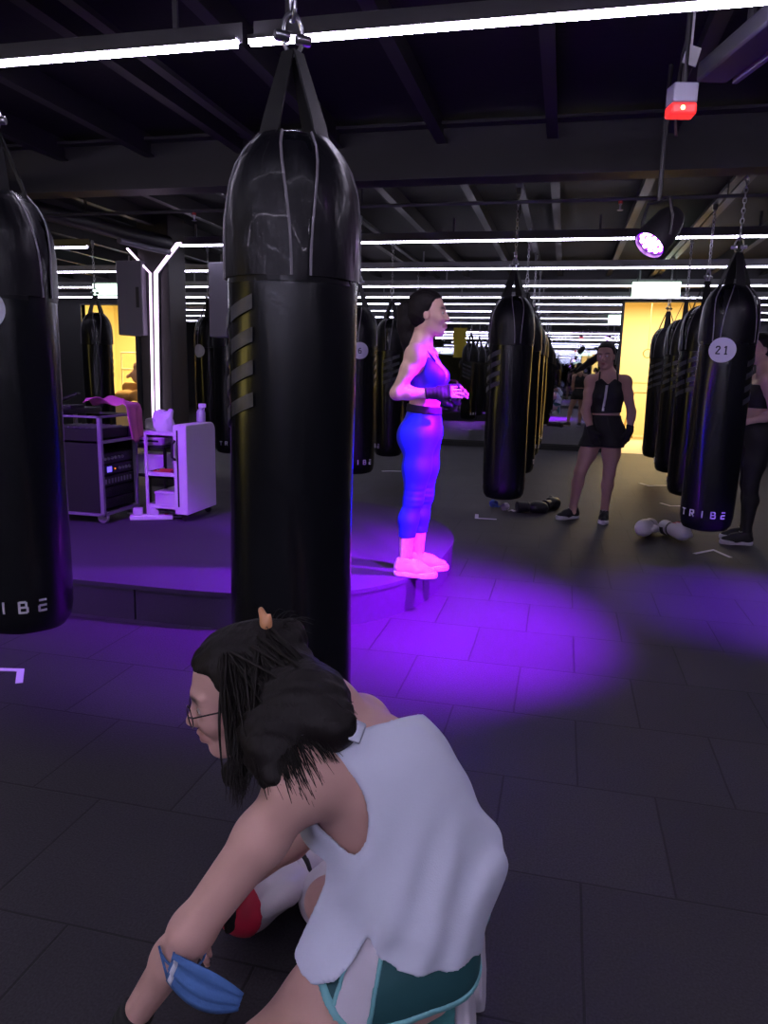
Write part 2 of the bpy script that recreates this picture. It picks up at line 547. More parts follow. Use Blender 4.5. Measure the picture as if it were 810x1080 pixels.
# ------------------------------------------------------------------ pillar with Y-shaped light
PX, PY = -4.50, 7.64
t = tag(MB().bb((PX - .17, PY + .02, 0), (PX + .20, PY + .40, 2.99)).build('pillar', M['steel_dark'], bevel=.01), kind='structure')
def led_path(name, segs, label, wdt=.035):
    t = empty(name, (PX, PY - .01, 0), 0, label, 'light strip', 'glowing lines on the pillar')
    d = MB(); c = MB()
    for pts, r in segs:
        P = [Vector((p[0] - PX, 0, p[1])) for p in pts]
        d.tube([p + Vector((0, -.012, 0)) for p in P], r * .5, 8)
        c.tube([p + Vector((0, .012, 0)) for p in P], r * .62, 6)
    d.build('diffuser', M['led_y'], t); c.build('channel', M['ledhouse'], t)
    return t
led_path('led_pillar_light', [([(-4.47, .55), (-4.43, 2.36), (-4.16, 2.655), (-4.12, 2.655)], .046)], 'thick glowing line up the pillar bending right into the ceiling strip')
led_path('led_pillar_light', [([(-4.53, .55), (-4.50, 2.36), (-4.77, 2.62)], .024)], 'thin glowing line up the pillar bending left at its top')

# ------------------------------------------------------------------ yellow room beyond the doorway, lit opening at the left
M['yellow'] = mat('warm cream wall', (.80, .68, .40), .8)
M['woodfloor'] = mat('pale floor', (.75, .66, .48), .6)
def back_room(x0, x1, depth, zc, names):
    y0, y1 = YB + .12, YB + .12 + depth
    struct('floor_' + names, MB().bb((x0, y0 - .12, -.1), (x1, y1, 0)), M['woodfloor'])
    struct('wall_' + names, MB().bb((x0, y1, 0), (x1, y1 + .1, zc)).bb((x0 - .1, y0, 0), (x0, y1, zc)).bb((x1, y0, 0), (x1 + .1, y1, zc)).bb((x0, y1 - .02, 1.22), (x1, y1, 1.26)), M['yellow'])
    struct('ceiling_' + names, MB().bb((x0, y0, zc), (x1, y1, zc + .1)), M['yellow'])
back_room(.3, 4.4, 4.2, 3.0, 'yellow_room')
back_room(-11.4, -7.2, 3.4, 3.0, 'lounge')
def area(name, loc, rot, sx, sy, power, col):
    l = bpy.data.lights.new(name, 'AREA'); l.shape = 'RECTANGLE'; l.size = sx; l.size_y = sy; l.energy = power; l.color = col
    o = bpy.data.objects.new(name, l); COL.objects.link(o); o.location = loc; o.rotation_euler = rot
    return o
area('yellow room lamp', (2.0, YB + 2.6, 2.93), (0, 0, 0), 2.0, 1.6, 230, (1.0, .80, .46))
area('lounge lamp', (-9.0, YB + 1.8, 2.93), (0, 0, 0), 1.8, 1.4, 260, (1.0, .84, .38))
# frames of the two openings
for i, d in enumerate((D1, D2)):
    f = MB()
    f.bb((d[0] - .03, YB - .02, 0), (d[0], YB + .13, d[2] + .03)); f.bb((d[1], YB - .02, 0), (d[1] + .03, YB + .13, d[2] + .03))
    f.bb((d[0], YB - .02, d[2]), (d[1], YB + .13, d[2] + .03))
    struct('door_%d' % (i + 1), f, M['steel_dark'])

# things inside the yellow room: gym ring on a cord, a barre table with legs
M['cream'] = mat('cream paint', (.55, .43, .22), .5)
M['wood'] = mat('light wood', (.50, .33, .14), .5)
t = empty('hanging_gym_ring', (1.62, 16.4, 1.83), 0, 'single gym ring hanging on a long cord in the yellow doorway', 'gym ring')
MB().tube([(.085 * math.cos(a), 0, .085 * math.sin(a)) for a in np.linspace(0, 2 * PI, 25)[:-1]], .014, 8, closed=True).build('ring', M['wood'], t)
MB().tube([(0, 0, .085), (0, 0, 1.17)], .008, 6).build('cord', M['cream'], t)
t = empty('work_table', (1.95, 17.2, 0), 0, 'cream table with slanted trestle legs inside the yellow doorway', 'table')
MB().bb((-.75, -.3, 1.0), (.75, .3, 1.04)).build('tabletop', M['cream'], t, bevel=.006)
for sx in (-.55, -.05, .5):
    MB().tube([(sx - .1, -.25, 1.0), (sx - .02, -.25, .55), (sx - .14, -.25, .0)], .022, 8).tube([(sx + .1, .25, 1.0), (sx + .02, .25, .55), (sx + .14, .25, 0)], .022, 8).tube([(sx - .02, -.25, .55), (sx + .02, .25, .55)], .018, 8).build('trestle', M['wood'], t)

# lounge seen through the left opening: window grid, shelf rails, cushions
M['daylit'] = mat('bright window', (.8, .75, .5), .5, emis=(1, .86, .42), estr=3.0)
t = tag(empty('window_1', (-9.55, YB + 3.46, .9)), kind='structure')
MB().bb((-.45, -.02, 0), (.75, -.01, 1.35)).build('pane', M['daylit'], t, smooth=False)
fr = MB()
for x in (-.45, -.05, .35, .75): fr.bb((x - .03, -.07, 0), (x + .03, -.02, 1.35))
for z in (0, .45, .9, 1.35): fr.bb((-.48, -.07, z - .025), (.78, -.02, z + .025))
fr.build('window_frame', M['cream'], t, smooth=False)
t = empty('lounge_rail', (-9.2, YB + 1.45, 0), 0, 'pale rail with two bars seen through the left lit opening', 'rail')
r = MB()
for z in (1.25, 1.62): r.tube([(-.7, 0, z), (.7, 0, z)], .022, 8)
for x in (-.7, .08, .7): r.tube([(x, 0, 0), (x, 0, 1.64)], .02, 8)
r.build('rail_bars', mat('white rail', (.85, .8, .6), .4), t)
M['tan'] = mat('tan cloth', (.45, .25, .10), .9)
M['pinkskin'] = mat('peach cloth', (.62, .36, .24), .9)
F = Field.around([ell((0, 0, .2), (.36, .25, .2))], .02).add([ell((-.12, 0, .13), (.25, .24, .13), k=.05), ell((.2, 0, .14), (.2, .22, .13), k=.04), ell((0, .16, .3), (.32, .1, .18), k=.05)])
t = tag(F.build('cushion', M['tan'], None, (0, 0, 0)), 'tan floor cushion pile seen through the left lit opening', 'cushion'); t.location = (-9.25, YB + .75, .55)
t0 = tag(MB().bb((-.6, -.32, 0), (.6, .32, .55)).build('bench', M['cream'], None, bevel=.02), 'cream bench under the tan cushion in the left lit opening', 'bench'); t0.location = (-9.25, YB + .75, 0)
F = Field.around([ell((0, 0, .2), (.2, .2, .3))], .02).add([ell((0, 0, .14), (.14, .12, .17), k=.05), ell((0, 0, .34), (.09, .09, .1), k=.04), cone((-.1, 0, .2), (-.2, -.08, .12), .05, .04, .03), cone((.1, 0, .2), (.2, -.08, .12), .05, .04, .03)])
t = tag(F.build('plush_toy', M['pinkskin'], None, (0, 0, 0)), 'peach plush toy sitting on the tan cushion in the left lit opening', 'plush toy'); t.location = (-9.05, YB + .72, .98)

# lit window of the lobby on the left wall, behind the camera; the vinyl of the bags mirrors it
M['lobby'] = mat('lit lobby window', (.6, .5, .2), .5, emis=(1, .80, .22), estr=5.0)
t = tag(empty('window_2', (XL + .02, -1.6, .5)), kind='structure')
MB().bb((0, -1.2, 0), (.01, 1.2, 1.7)).build('pane', M['lobby'], t, smooth=False)
f = MB()
for y in (-1.2, 0, 1.2): f.bb((.0, y - .03, -.03), (.05, y + .03, 1.73))
for z in (0, 1.7): f.bb((.0, -1.23, z - .03), (.05, 1.23, z + .03))
f.build('window_frame', M['steel_dark'], t, smooth=False)
# ------------------------------------------------------------------ heavy bags
RB = .180
def bag_r(z):                                     # z local 0..1.70
    pts = [(0, .02), (.004, .10), (.02, .150), (.05, .170), (.10, .178), (.2, .180), (1.36, .180), (1.47, .179), (1.55, .170), (1.61, .150), (1.655, .122), (1.685, .092), (1.70, .05)]
    for (z0, r0), (z1, r1) in zip(pts, pts[1:]):
        if z <= z1: return r0 + (r1 - r0) * (z - z0) / (z1 - z0)
    return .05
def lump(th, z, s):
    return .0035 * math.sin(3 * th + 2 * z + s) * math.sin(2.1 * z + s) + .002 * math.sin(7 * th + 5 * z + 2 * s)
BAG_VAR = {}
def bag_meshes(seed):
    zs = [0, .004, .01, .02, .035, .05, .075, .10, .15] + list(np.linspace(.2, 1.34, 20)) + [1.40, 1.45, 1.5, 1.54, 1.57, 1.6, 1.63, 1.655, 1.67, 1.685, 1.70]
    b = MB(); n = 48
    b.lathe([(bag_r(z), z) for z in zs], n)
    b.v = [(x + lump(math.atan2(y, x), z, seed) * x / RB, y + lump(math.atan2(y, x), z, seed) * y / RB, z) for x, y, z in b.v]
    return b
def cyl(th, z, off=0.0):
    r = bag_r(z) + off
    return (r * math.sin(th), -r * math.cos(th), z)          # th=0 faces -Y, + towards +X
def patch(mb, poly_uv, th0, z0, off=.004, sub=.02):
    """quad patch given 4 corners (u along girth, v up) in metres, bent round the bag"""
    a, b_, c, d = [np.array(p, float) for p in poly_uv]
    nu = max(2, int(np.linalg.norm(b_ - a) / sub) + 2); nv = max(2, int(np.linalg.norm(d - a) / sub) + 2)
    def fn(u, v, o):
        p = a * (1 - u) * (1 - v) + b_ * u * (1 - v) + c * u * v + d * (1 - u) * v
        return cyl(th0 + p[0] / RB, z0 + p[1], off + o)
    mb.slab(fn, nu, nv, .0015)
def stroke(mb, x0, y0, x1, y1, w, th0, z0, off=.004):
    d = unit((x1 - x0, y1 - y0)); n = np.array((-d[1], d[0])) * w / 2
    p0 = np.array((x0, y0)); p1 = np.array((x1, y1))
    patch(mb, [p0 - n, p1 - n, p1 + n, p0 + n], th0, z0, off)
GLYPH = {
 'T': [(-.5, .94, .5, .94), (0, .94, 0, 0)],
 'R': [(-.4, 0, -.4, 1), (-.4, .94, .3, .94), (.3, .98, .36, .5), (.36, .52, -.4, .48), (0, .48, .42, 0)],
 'I': [(0, 0, 0, 1)],
 'B': [(-.4, 0, -.4, 1), (-.4, .94, .3, .94), (.32, .94, .32, .5), (-.4, .5, .4, .5), (.42, .5, .42, .06), (-.4, .06, .42, .06)],
 'E': [(-.4, .94, .42, .94), (-.4, .5, .42, .5), (-.4, .06, .42, .06), (-.4, 0, -.4, .5)],
 '2': [(-.35, .72, -.2, .95), (-.22, .93, .2, .93), (.18, .95, .34, .7), (.34, .72, -.36, .06), (-.38, .06, .4, .06)],
 '1': [(0, 0, 0, 1), (0, .96, -.28, .78), (-.25, .04, .25, .04)],
 '6': [(.3, .93, -.12, .9), (-.1, .95, -.36, .5), (-.36, .55, -.3, .1), (-.34, .06, .3, .06), (.32, .02, .36, .5), (.36, .5, -.34, .52)],
}
def text(mb, s, h, wd, gap, th0, z0, sw, off=.004):
    n = len(s); tot = n * wd + (n - 1) * gap
    for i, ch in enumerate(s):
        cx = -tot / 2 + wd / 2 + i * (wd + gap)
        for (a, b, c, d) in GLYPH[ch]:
            stroke(mb, cx + a * wd, b * h, cx + c * wd, d * h, sw, th0, z0, off)
def strap_pts(a, tw=0):
    """webbing centreline from the shoulder of the bag up to the clip, angle a"""
    out = []
    for z in (1.56, 1.585, 1.61, 1.63, 1.65, 1.67, 1.685):
        r = bag_r(z) + .001; out.append((r * math.sin(a), -r * math.cos(a), z))
    for f in (.12, .25, .4, .55, .7, .85, 1.0):
        r = .094 * (1 - f) + .016 * f; z = 1.695 + (1.905 - 1.695) * f
        out.append((r * math.sin(a), -r * math.cos(a), z))
    return out
def make_bag(seed, badge=None, printed=True, stripes=True):
    t = empty('hanging_punching_bag', (0, 0, 0))
    bag_meshes(seed).build('bag_body', M['vinyl'], t, angle=60)
    # collar of softer canvas round the shoulder
    zs = [1.30, 1.302, 1.36, 1.42, 1.47, 1.51, 1.55, 1.58, 1.61, 1.635, 1.655]
    c = MB(); n = 64
    def crad(th, z):
        return bag_r(z) + .0025 + lump(th, z, seed) + .004 * max(0, math.sin(4 * th)) * (z - 1.3) / .35 + .0022 * math.sin(11 * th + 23 * z + seed) * (z > 1.32)
    vs = []; fs = []
    for i, z in enumerate(zs):
        for j in range(n):
            th = 2 * PI * j / n; r = crad(th, z)
            vs.append((r * math.sin(th), -r * math.cos(th), z))
    for i in range(len(zs) - 1):
        for j in range(n): fs.append([i * n + j, i * n + (j + 1) % n, (i + 1) * n + (j + 1) % n, (i + 1) * n + j])
    c.add(vs, fs); c.build('collar', M['collar'], t, angle=60)
    # four flaps with piping, straps, clip and chain
    for k in range(4):
        a0 = .55 + k * PI / 2
        fl = MB()
        def fn(u, v, o):
            wdt = .74 * (1 - .45 * v ** 2) + .10
            th = a0 + (u - .5) * 2 * wdt * .78
            z = 1.315 + .370 * v
            return cyl(th, z, .0055 + .004 * math.sin(PI * u) * v + .0015 * math.sin(13 * u + 9 * v + k) * (1 - u) * u * 4 + o)
        fl.slab(fn, 13, 16, .0025)
        flap = fl.build('shoulder_flap', M['collar'], t, angle=60)
        pp = MB()
        for u in (0, 1): pp.tube([fn(u, v, .004) for v in np.linspace(0, 1, 10)], .0038, 6)
        pp.build('piping', M['pipe'], flap)
        st = MB(); pts = strap_pts(a0)
        tl = Vector((math.cos(a0), math.sin(a0), 0)); nr = Vector((math.sin(a0), -math.cos(a0), 0))
        def sf(u, v, o):
            q = v * (len(pts) - 1); i = min(int(q), len(pts) - 2); f = q - i
            p = Vector(pts[i]) * (1 - f) + Vector(pts[i + 1]) * f
            wd = .062 - .022 * max(0, v - .5) * 2
            return p + tl * (u - .5) * wd + nr * o
        st.slab(sf, 3, 26, .006)
        st.build('strap', M['web'], t, angle=50)
    cl = MB()
    cl.tube([(.028 * math.cos(a), 0, 1.905 + .045 + .05 * math.sin(a)) for a in np.linspace(0, 2 * PI, 21)[:-1]], .006, 8, closed=True)
    cl.tube([(0, .018 * math.cos(a), 2.02 + .038 * math.sin(a)) for a in np.linspace(0, 2 * PI, 17)[:-1]], .006, 8, closed=True)
    cl.lathe([(.012, -.02), (.014, -.015), (.014, .015), (.012, .02)], 10, (.03, 0, 1.94), Ry(PI / 2)); cl.lathe([(.012, -.02), (.014, -.015), (.014, .015), (.012, .02)], 10, (-.03, 0, 1.94), Ry(PI / 2))
    cl.build('clip', M['chrome'], t)
    ch = MB(); z = 2.075; i = 0
    while z < 2.50:
        ex = (1, 0) if i % 2 else (0, 1)
        ch.tube([(ex[0] * .011 * math.cos(a), ex[1] * .011 * math.cos(a), z + .02 * math.sin(a)) for a in np.linspace(0, 2 * PI, 13)[:-1]], .0034, 6, closed=True)
        z += .032; i += 1
    ch.lathe([(.012, 2.49), (.02, 2.495), (.02, 2.56), (.012, 2.566)], 10)
    ch.build('chain', M['chrome'], t)
    if badge is not None:
        d = MB()
        R0 = .082
        def bf(u, v, o):
            th = u * 2 * PI; rr = R0 * v
            return cyl(.0 + rr * math.cos(th) / RB, 1.26 + rr * math.sin(th), .0125 + o)
        d.slab(bf, 41, 5, .0015)
        bd = d.build('number_badge', M['white'], t, angle=60)
        if badge:
            g = MB(); text(g, badge, .055, .034, .012, 0, 1.232, .0085, .0144)
            g.build('numeral', M['ink'], bd, smooth=False)
    if printed:
        g = MB(); text(g, 'TRIBE', .048, .034, .036, .0, .115, .0085)
        g.build('lettering', M['white'], t, smooth=False)
    if stripes:
        g = MB()
        for k in range(4):
            for sgn in (1,):
                zc = 1.19 - k * .085
                patch(g, [(-.10, -.035), (.0, .0), (.0, .038), (-.10, .003)], PI / 2, zc)
                patch(g, [(.014, .006), (.11, .04), (.11, .078), (.014, .044)], PI / 2, zc)
        g.build('stripe_print', M['stripe'], t, smooth=False)
    return t
protos = {}
def bag(x, y, rz, label, seed=1.0, badge=None, tilt=(0, 0), zb=.30):
    key = (seed, badge)
    if key not in protos:
        protos[key] = o = make_bag(seed, badge, stripes=badge != '')
    else:
        o = copy_tree(protos[key])
    o.location = (x, y, zb); o.rotation_euler = (tilt[0], tilt[1], rz)
    tag(o, label, 'punching bag', 'black hanging punching bags')
    return o
bag(-.765, 2.05, PI * 1.225, 'biggest black punching bag in the middle, directly behind the crouching person', 1.0)
bag(-2.095, 2.50, .24, 'black punching bag cut by the left edge of the photo, white round badge', 2.0, '')
bag(1.047, 5.62, -.32, 'black punching bag with white badge 21, nearest of the right-hand row', 3.0, '21', tilt=(0, .015))
bag(1.16, 7.22, -2.35, 'black punching bag right behind the one with badge 21', 1.0)
bag(1.235, 8.92, -2.25, 'third black punching bag of the right-hand row, counted from badge 21', 1.0)
bag(1.25, 10.5, -2.4, 'last black punching bag of the right-hand row, overlapping the yellow doorway', 1.0)
bag(-.46, 6.42, -2.55, 'front black punching bag of the middle row, black glove lying under it', 1.0)
bag(-.45, 8.15, 2.1, 'second black punching bag of the middle row, mostly hidden by the front one', 1.0)
bag(-.45, 9.95, 1.2, 'third black punching bag of the middle row', 1.0)
bag(-.45, 11.5, .4, 'last black punching bag of the middle row, nearest the far mirror', 3.5, '')
bag(-2.07, 7.45, .35, 'black punching bag with white badge 6 beside the big bag', 4.0, '6')
bag(-2.12, 9.12, -1.3, 'black punching bag hanging just behind the back of the purple-lit person', 1.0)
bag(-2.12, 10.75, 1.9, 'last black punching bag of the row behind the purple-lit person', 1.0)
bag(-5.80, 8.5, .9, 'black punching bag in front of the left lit opening, above the equipment rack', 1.0)
bag(-4.50, 9.0, -.3, 'black punching bag with plain white badge just right of the glowing pillar', 3.5, '')
bag(-4.05, 8.6, .6, 'black punching bag half hidden behind the left side of the big bag', 1.0)
# rails the rows hang from
for i, x in enumerate((-2.1, -.45, 1.16)):
    struct('trim_%d' % (40 + i), MB().bb((x - .03, 1.2 if i == 0 else 5.3, 2.84), (x + .03, YB - .1, 2.868)), M['steel_dark'])
struct('trim_44', MB().bb((-1.0, 2.03, 2.84), (-.5, 2.09, 2.868)), M['steel_dark'])
# ------------------------------------------------------------------ people: shared pieces
def T(o, R, s, prims):
    """local prims -> world"""
    o = np.asarray(o, float); out = []
    for p in prims:
        sub = p[0] == 'sub'; q = p[1] if sub else p
        if q[0] == 'c':
            q = ('c', (o + s * (R @ q[1])).astype(np.float32), (o + s * (R @ q[2])).astype(np.float32), q[3] * s, q[4] * s, q[5] * s)
        elif q[0] == 'e':
            q = ('e', (o + s * (R @ q[1])).astype(np.float32), q[2] * s, (R @ q[3]).astype(np.float32), q[4] * s)
        else:
            q = ('b', (o + s * (R @ q[1])).astype(np.float32), q[2] * s, (R @ q[3]).astype(np.float32), q[4] * s, q[5] * s)
        out.append(('sub', q) if sub else q)
    return out

def RF(fwd, upv=(0, 0, 1)):
    """columns forward, left, up"""
    f = unit(fwd); u = np.asarray(upv, float); u = unit(u - f * u.dot(f))
    return np.stack([f, np.cross(u, f), u], 1)

def head_prims():
    p = [ell((-.012, 0, .036), (.098, .076, .090), k=.01),
         ell((.030, 0, -.020), (.064, .060, .080), k=.03),
         cone((.0, .048, -.062), (.062, .016, -.098), .020, .017, .025), cone((.0, -.048, -.062), (.062, -.016, -.098), .020, .017, .025),
         ell((.072, 0, -.098), (.020, .022, .018), k=.015),
         cone((.0, 0, -.06), (.05, 0, -.085), .045, .025, .03),
         cone((.082, .010, .026), (.066, .050, .022), .010, .010, .018), cone((.082, -.010, .026), (.066, -.050, .022), .010, .010, .018),
         ell((.060, .040, -.026), (.024, .022, .022), k=.03), ell((.060, -.040, -.026), (.024, .022, .022), k=.03)]
    for y in (.031, -.031): p.append(('sub', ell((.098, y, .002), (.018, .020, .012), k=.014)))
    p += [cone((.088, 0, .010), (.108, 0, -.026), .008, .0105, .010),
          ell((.111, 0, -.030), (.011, .010, .010), k=.008),
          ell((.098, .012, -.034), (.010, .008, .008), k=.007), ell((.098, -.012, -.034), (.010, .008, .008), k=.007),
          cone((.091, .016, -.061), (.099, 0, -.058), .0055, .0075, .008), cone((.091, -.016, -.061), (.099, 0, -.058), .0055, .0075, .008),
          cone((.089, .014, -.071), (.096, 0, -.073), .006, .0085, .008), cone((.089, -.014, -.071), (.096, 0, -.073), .006, .0085, .008),
          ('sub', cone((.108, .02, -.0655), (.108, -.02, -.0655), .004, .004, .004)),
          ell((-.006, .076, -.004), (.020, .009, .032), k=.008), ell((-.006, -.076, -.004), (.020, .009, .032), k=.008),
          ('sub', ell((.0, .086, -.004), (.010, .006, .018), k=.006)), ('sub', ell((.0, -.086, -.004), (.010, .006, .018), k=.006))]
    return p

def head_tint(o, R, s, skin, lip, brow):
    def fn(P):
        q = ((P - np.asarray(o)) @ R) / s
        c = np.tile(np.asarray(skin, np.float32), (len(P), 1))
        ay = np.abs(q[:, 1])
        m = np.clip(1.5 - np.maximum(np.abs(q[:, 2] + .066) / .010, ay / .021), 0, 1) * (q[:, 0] > .078)
        c = c * (1 - m[:, None]) + np.asarray(lip) * m[:, None]
        zb = .027 + .10 * (ay - .03) - 9 * (ay - .033) ** 2
        m = np.clip(1.6 - np.maximum(np.abs(q[:, 2] - zb) / .0045, np.abs(ay - .034) / .018), 0, 1) * (q[:, 0] > .04)
        c = c * (1 - m[:, None]) + np.asarray(brow) * m[:, None]
        zl = .001 + .0
        m = np.clip(1.5 - np.maximum(np.abs(q[:, 2] - zl) / .0035, np.abs(ay - .031) / .014), 0, 1) * (q[:, 0] > .05)
        c = c * (1 - m[:, None]) + np.asarray(brow) * m[:, None]
        return c
    return fn

def hand_prims(w_, d, n, side, curl=.35, s=1.0, spread=.12, kf=.004):
    """w_ wrist, d finger direction, n palm normal (the way the fingers curl), side +-1: thumb towards side * cross(n, d)"""
    w_ = np.asarray(w_, float); d = unit(d); n = np.asarray(n, float); n = unit(n - d * n.dot(d)); sd = np.cross(n, d) * side
    Rm = np.stack([sd, d, n], 1)
    P = [cone(w_, w_ + d * .03 * s, .024 * s, .026 * s, .02),
         bx(w_ + d * .055 * s, (.037 * s, .040 * s, .0135 * s), Rm, .012 * s, .015)]
    for i, (off, L, r) in enumerate(((.027, .072, .0088), (.009, .080, .009), (-.009, .074, .0087), (-.026, .058, .0078))):
        b = w_ + d * (.088 - .006 * abs(i - 1)) * s + sd * off * s
        dd = unit(d + sd * spread * (off / .027)); a = curl * (.7 + .12 * i)
        for k, f in enumerate((.45, .31, .24)):
            dd2 = unit(dd * math.cos(a * (k + .6)) + n * math.sin(a * (k + .6)))
            e = b + dd2 * L * f * s
            P.append(cone(b, e, r * s * (1 - .09 * k), r * s * (.92 - .09 * k), kf)); b = e
    b = w_ + d * .030 * s + sd * .030 * s + n * .006 * s
    t1 = unit(d * .62 + sd * .70 + n * .35); e = b + t1 * .040 * s
    P.append(cone(b, e, .0145 * s, .0115 * s, .010))
    t2 = unit(d * .9 + sd * .25 + n * .45); P.append(cone(e, e + t2 * .034 * s, .0110 * s, .0088 * s, kf))
    return P

def torso_prims(J, sc=1.0, bust=.045, hipw=1.0):
    lat = np.asarray(J['shL'], float) - np.asarray(J['shR'], float); hl = np.asarray(J['hipL'], float) - np.asarray(J['hipR'], float)
    P, Cc, N = (np.asarray(J[k], float) for k in ('pel', 'chest', 'neck'))
    Rp = frame(-hl, Cc - P); Rc = frame(-lat, N - Cc); Rw = frame(-(lat + hl), Cc - P)      # x right, y forward, z up
    out = [ell(P, (.160 * sc * hipw, .112 * sc, .125 * sc), Rp, .05),
           ell(P * .5 + Cc * .5, (.122 * sc, .090 * sc, .135 * sc), Rw, .06),
           ell(Cc, (.138 * sc, .100 * sc, .150 * sc), Rc, .06)]
    f = Rc[:, 1]; r = Rc[:, 0]; u = Rc[:, 2]
    for s in (-1, 1):
        out.append(ell(Cc + f * .072 * sc + r * s * .062 * sc - u * .01, (bust * 1.1, bust, bust * 1.05), Rc, .04))
        out.append(ell(P - Rp[:, 1] * .055 * sc + Rp[:, 0] * s * .075 * sc - Rp[:, 2] * .05 * sc, (.085 * sc, .08 * sc, .09 * sc), Rp, .05))
    for k in ('shL', 'shR'):
        S = np.asarray(J[k], float)
        out.append(cone(S * .82 + N * .18 - u * .005, N - f * .005, .042 * sc, .050 * sc, .05))
        out.append(cone(S, Cc + (S - Cc) * .45 , .050 * sc, .075 * sc, .05))
    return out

def arm_prims(J, s, sc=1.0, fat=1.0):
    S, E, W = (np.asarray(J[k + s], float) for k in ('sh', 'el', 'wr'))
    a = sc * fat
    m = S * .62 + E * .38; q = E * .70 + W * .30
    return [ell(S, (.054 * a,) * 3, None, .04), cone(S, m, .050 * a, .046 * a, .03), cone(m, E, .046 * a, .037 * a, .025),
            cone(E, q, .036 * a, .035 * a, .03), cone(q, W, .035 * a, .0255 * a, .03)]

def leg_prims(J, s, back, sc=1.0, fat=1.0):
    Hp, K, An = (np.asarray(J[k + s], float) for k in ('hip', 'kn', 'an'))
    a = sc * fat; m = Hp * .5 + K * .5; q = K * .68 + An * .32 + np.asarray(back, float) * .014 * sc
    return [cone(Hp, m, .086 * a, .074 * a, .05), cone(m, K, .074 * a, .052 * a, .04), cone(K, q, .049 * a, .052 * a, .03),
            cone(q, An, .052 * a, .033 * a, .03)]

M['lip'] = None
def shoe(parent, origin, heel, fwd, upv, L, mu, ms, ml, name='shoe', stripe=None):
    """heel: centre of the heel on the ground plane of the sole; parts in world coordinates"""
    f = unit(fwd); u = np.asarray(upv, float); u = unit(u - f * u.dot(f)); R = np.stack([f, np.cross(u, f), u], 1)
    s = L / .26
    def G(pr): return T(heel, R, s, pr)
    up_ = [cone((.035, 0, .05), (.05, 0, .095), .036, .034, .02), cone((.05, 0, .05), (.14, .002, .045), .036, .038, .03), cone((.14, .002, .044), (.215, .006, .034), .039, .029, .03),
           cone((.06, 0, .085), (.15, 0, .055), .030, .026, .03)]
    so = [cone((.035, 0, .016), (.11, -.004, .014), .038, .034, .02), cone((.11, -.004, .014), (.185, .004, .014), .034, .045, .03), cone((.185, .004, .014), (.225, .007, .018), .045, .032, .02)]
    def loc(P): return ((P - np.asarray(heel)) @ R) / s
    F = Field.around(G(up_), .0035 * max(1, s)).add(G(up_)).cut(lambda P: (.018 - loc(P)[..., 2]) * s).cut(lambda P: (loc(P)[..., 2] - .112 + .10 * np.clip(loc(P)[..., 0] - .03, 0, 1)) * s)
    F.add([('sub', T(heel, R, s, [cone((.04, 0, .125), (.052, 0, .085), .030, .022, .004)])[0])])
    o = F.build(name, mu, parent, origin)
    F = Field.around(G(so), .0035).add(G(so)).cut(lambda P: -loc(P)[..., 2] * s).cut(lambda P: (loc(P)[..., 2] - .034 - .006 * np.cos(loc(P)[..., 0] * 24)) * s)
    F.build('sole', ms, o, origin)
    lb = MB()
    for k in range(4):
        x = .10 + k * .02; z = .092 - k * .0085
        pts = [Vector(np.asarray(heel) + s * (R @ np.array((x, y, z - 14 * y * y * .5)))) for y in np.linspace(-.022, .022, 5)]
        lb.tube(pts, .003 * s, 5)
    for sg in (-1, 1):
        pts = [Vector(np.asarray(heel) + s * (R @ np.array((.098 + .01 * math.sin(a * 2), sg * .02 * math.sin(a), .10 + .012 * math.sin(a * .5) * 1)))) for a in np.linspace(0, PI, 8)]
        lb.tube(pts, .0022 * s, 5)
    lb.build('laces', ml, o, origin=origin)
    return o

def eyes(parent, origin, o, R, s, white, iris):
    for y in (.031, -.031):
        c = np.asarray(o) + s * (R @ np.array((.0745, y, .001)))
        e = MB().lathe([(.0115 * s * math.sin(a), -.0115 * s * math.cos(a)) for a in np.linspace(.02, PI - .02, 10)], 14, c)
        ob = e.build('eye', white, parent, origin=origin)
        c2 = c + s * (R @ np.array((.0068, 0, -.001)))
        MB().lathe([(.0058 * s * math.sin(a), -.0058 * s * math.cos(a)) for a in np.linspace(.02, PI - .02, 8)], 12, c2).build('iris', iris, ob, origin=origin)

M['eye_white'] = mat('eye white', (.75, .72, .70), .3)
M['iris'] = mat('dark iris', (.02, .012, .008), .2)
M['hair'] = mat('dark brown hair', (.007, .005, .0055), .6, spec=.25, bump=(60, .5, (1, 1, .15)))
M['hair_strand'] = mat('dark brown hair strands', (.008, .006, .006), .55, spec=.25)
M['skin'] = mat('skin', (.6, .38, .3), .48, attr='tint', spec=.4)
M['skin'].node_tree.nodes['Principled BSDF'].inputs['Subsurface Weight'].default_value = .0

def tail(o, pts, radii, h=.006, streak=.004, name='ponytail', parent=None, origin=None):
    pr = [cone(pts[i], pts[i + 1], radii[i], radii[i + 1], .02) for i in range(len(pts) - 1)]
    F = Field.around(pr, h).add(pr)
    d = unit(np.asarray(pts[-1], float) - np.asarray(pts[0], float)); a = unit(np.cross(d, (.3, .8, .1))); b = np.cross(d, a)
    W = np.stack([a * 170, b * 170, d * 14], 1).astype(np.float32)
    F.warp(lambda P: streak * snoise(P @ W, 1.0))
    return F.build(name, M['hair'], parent, origin)

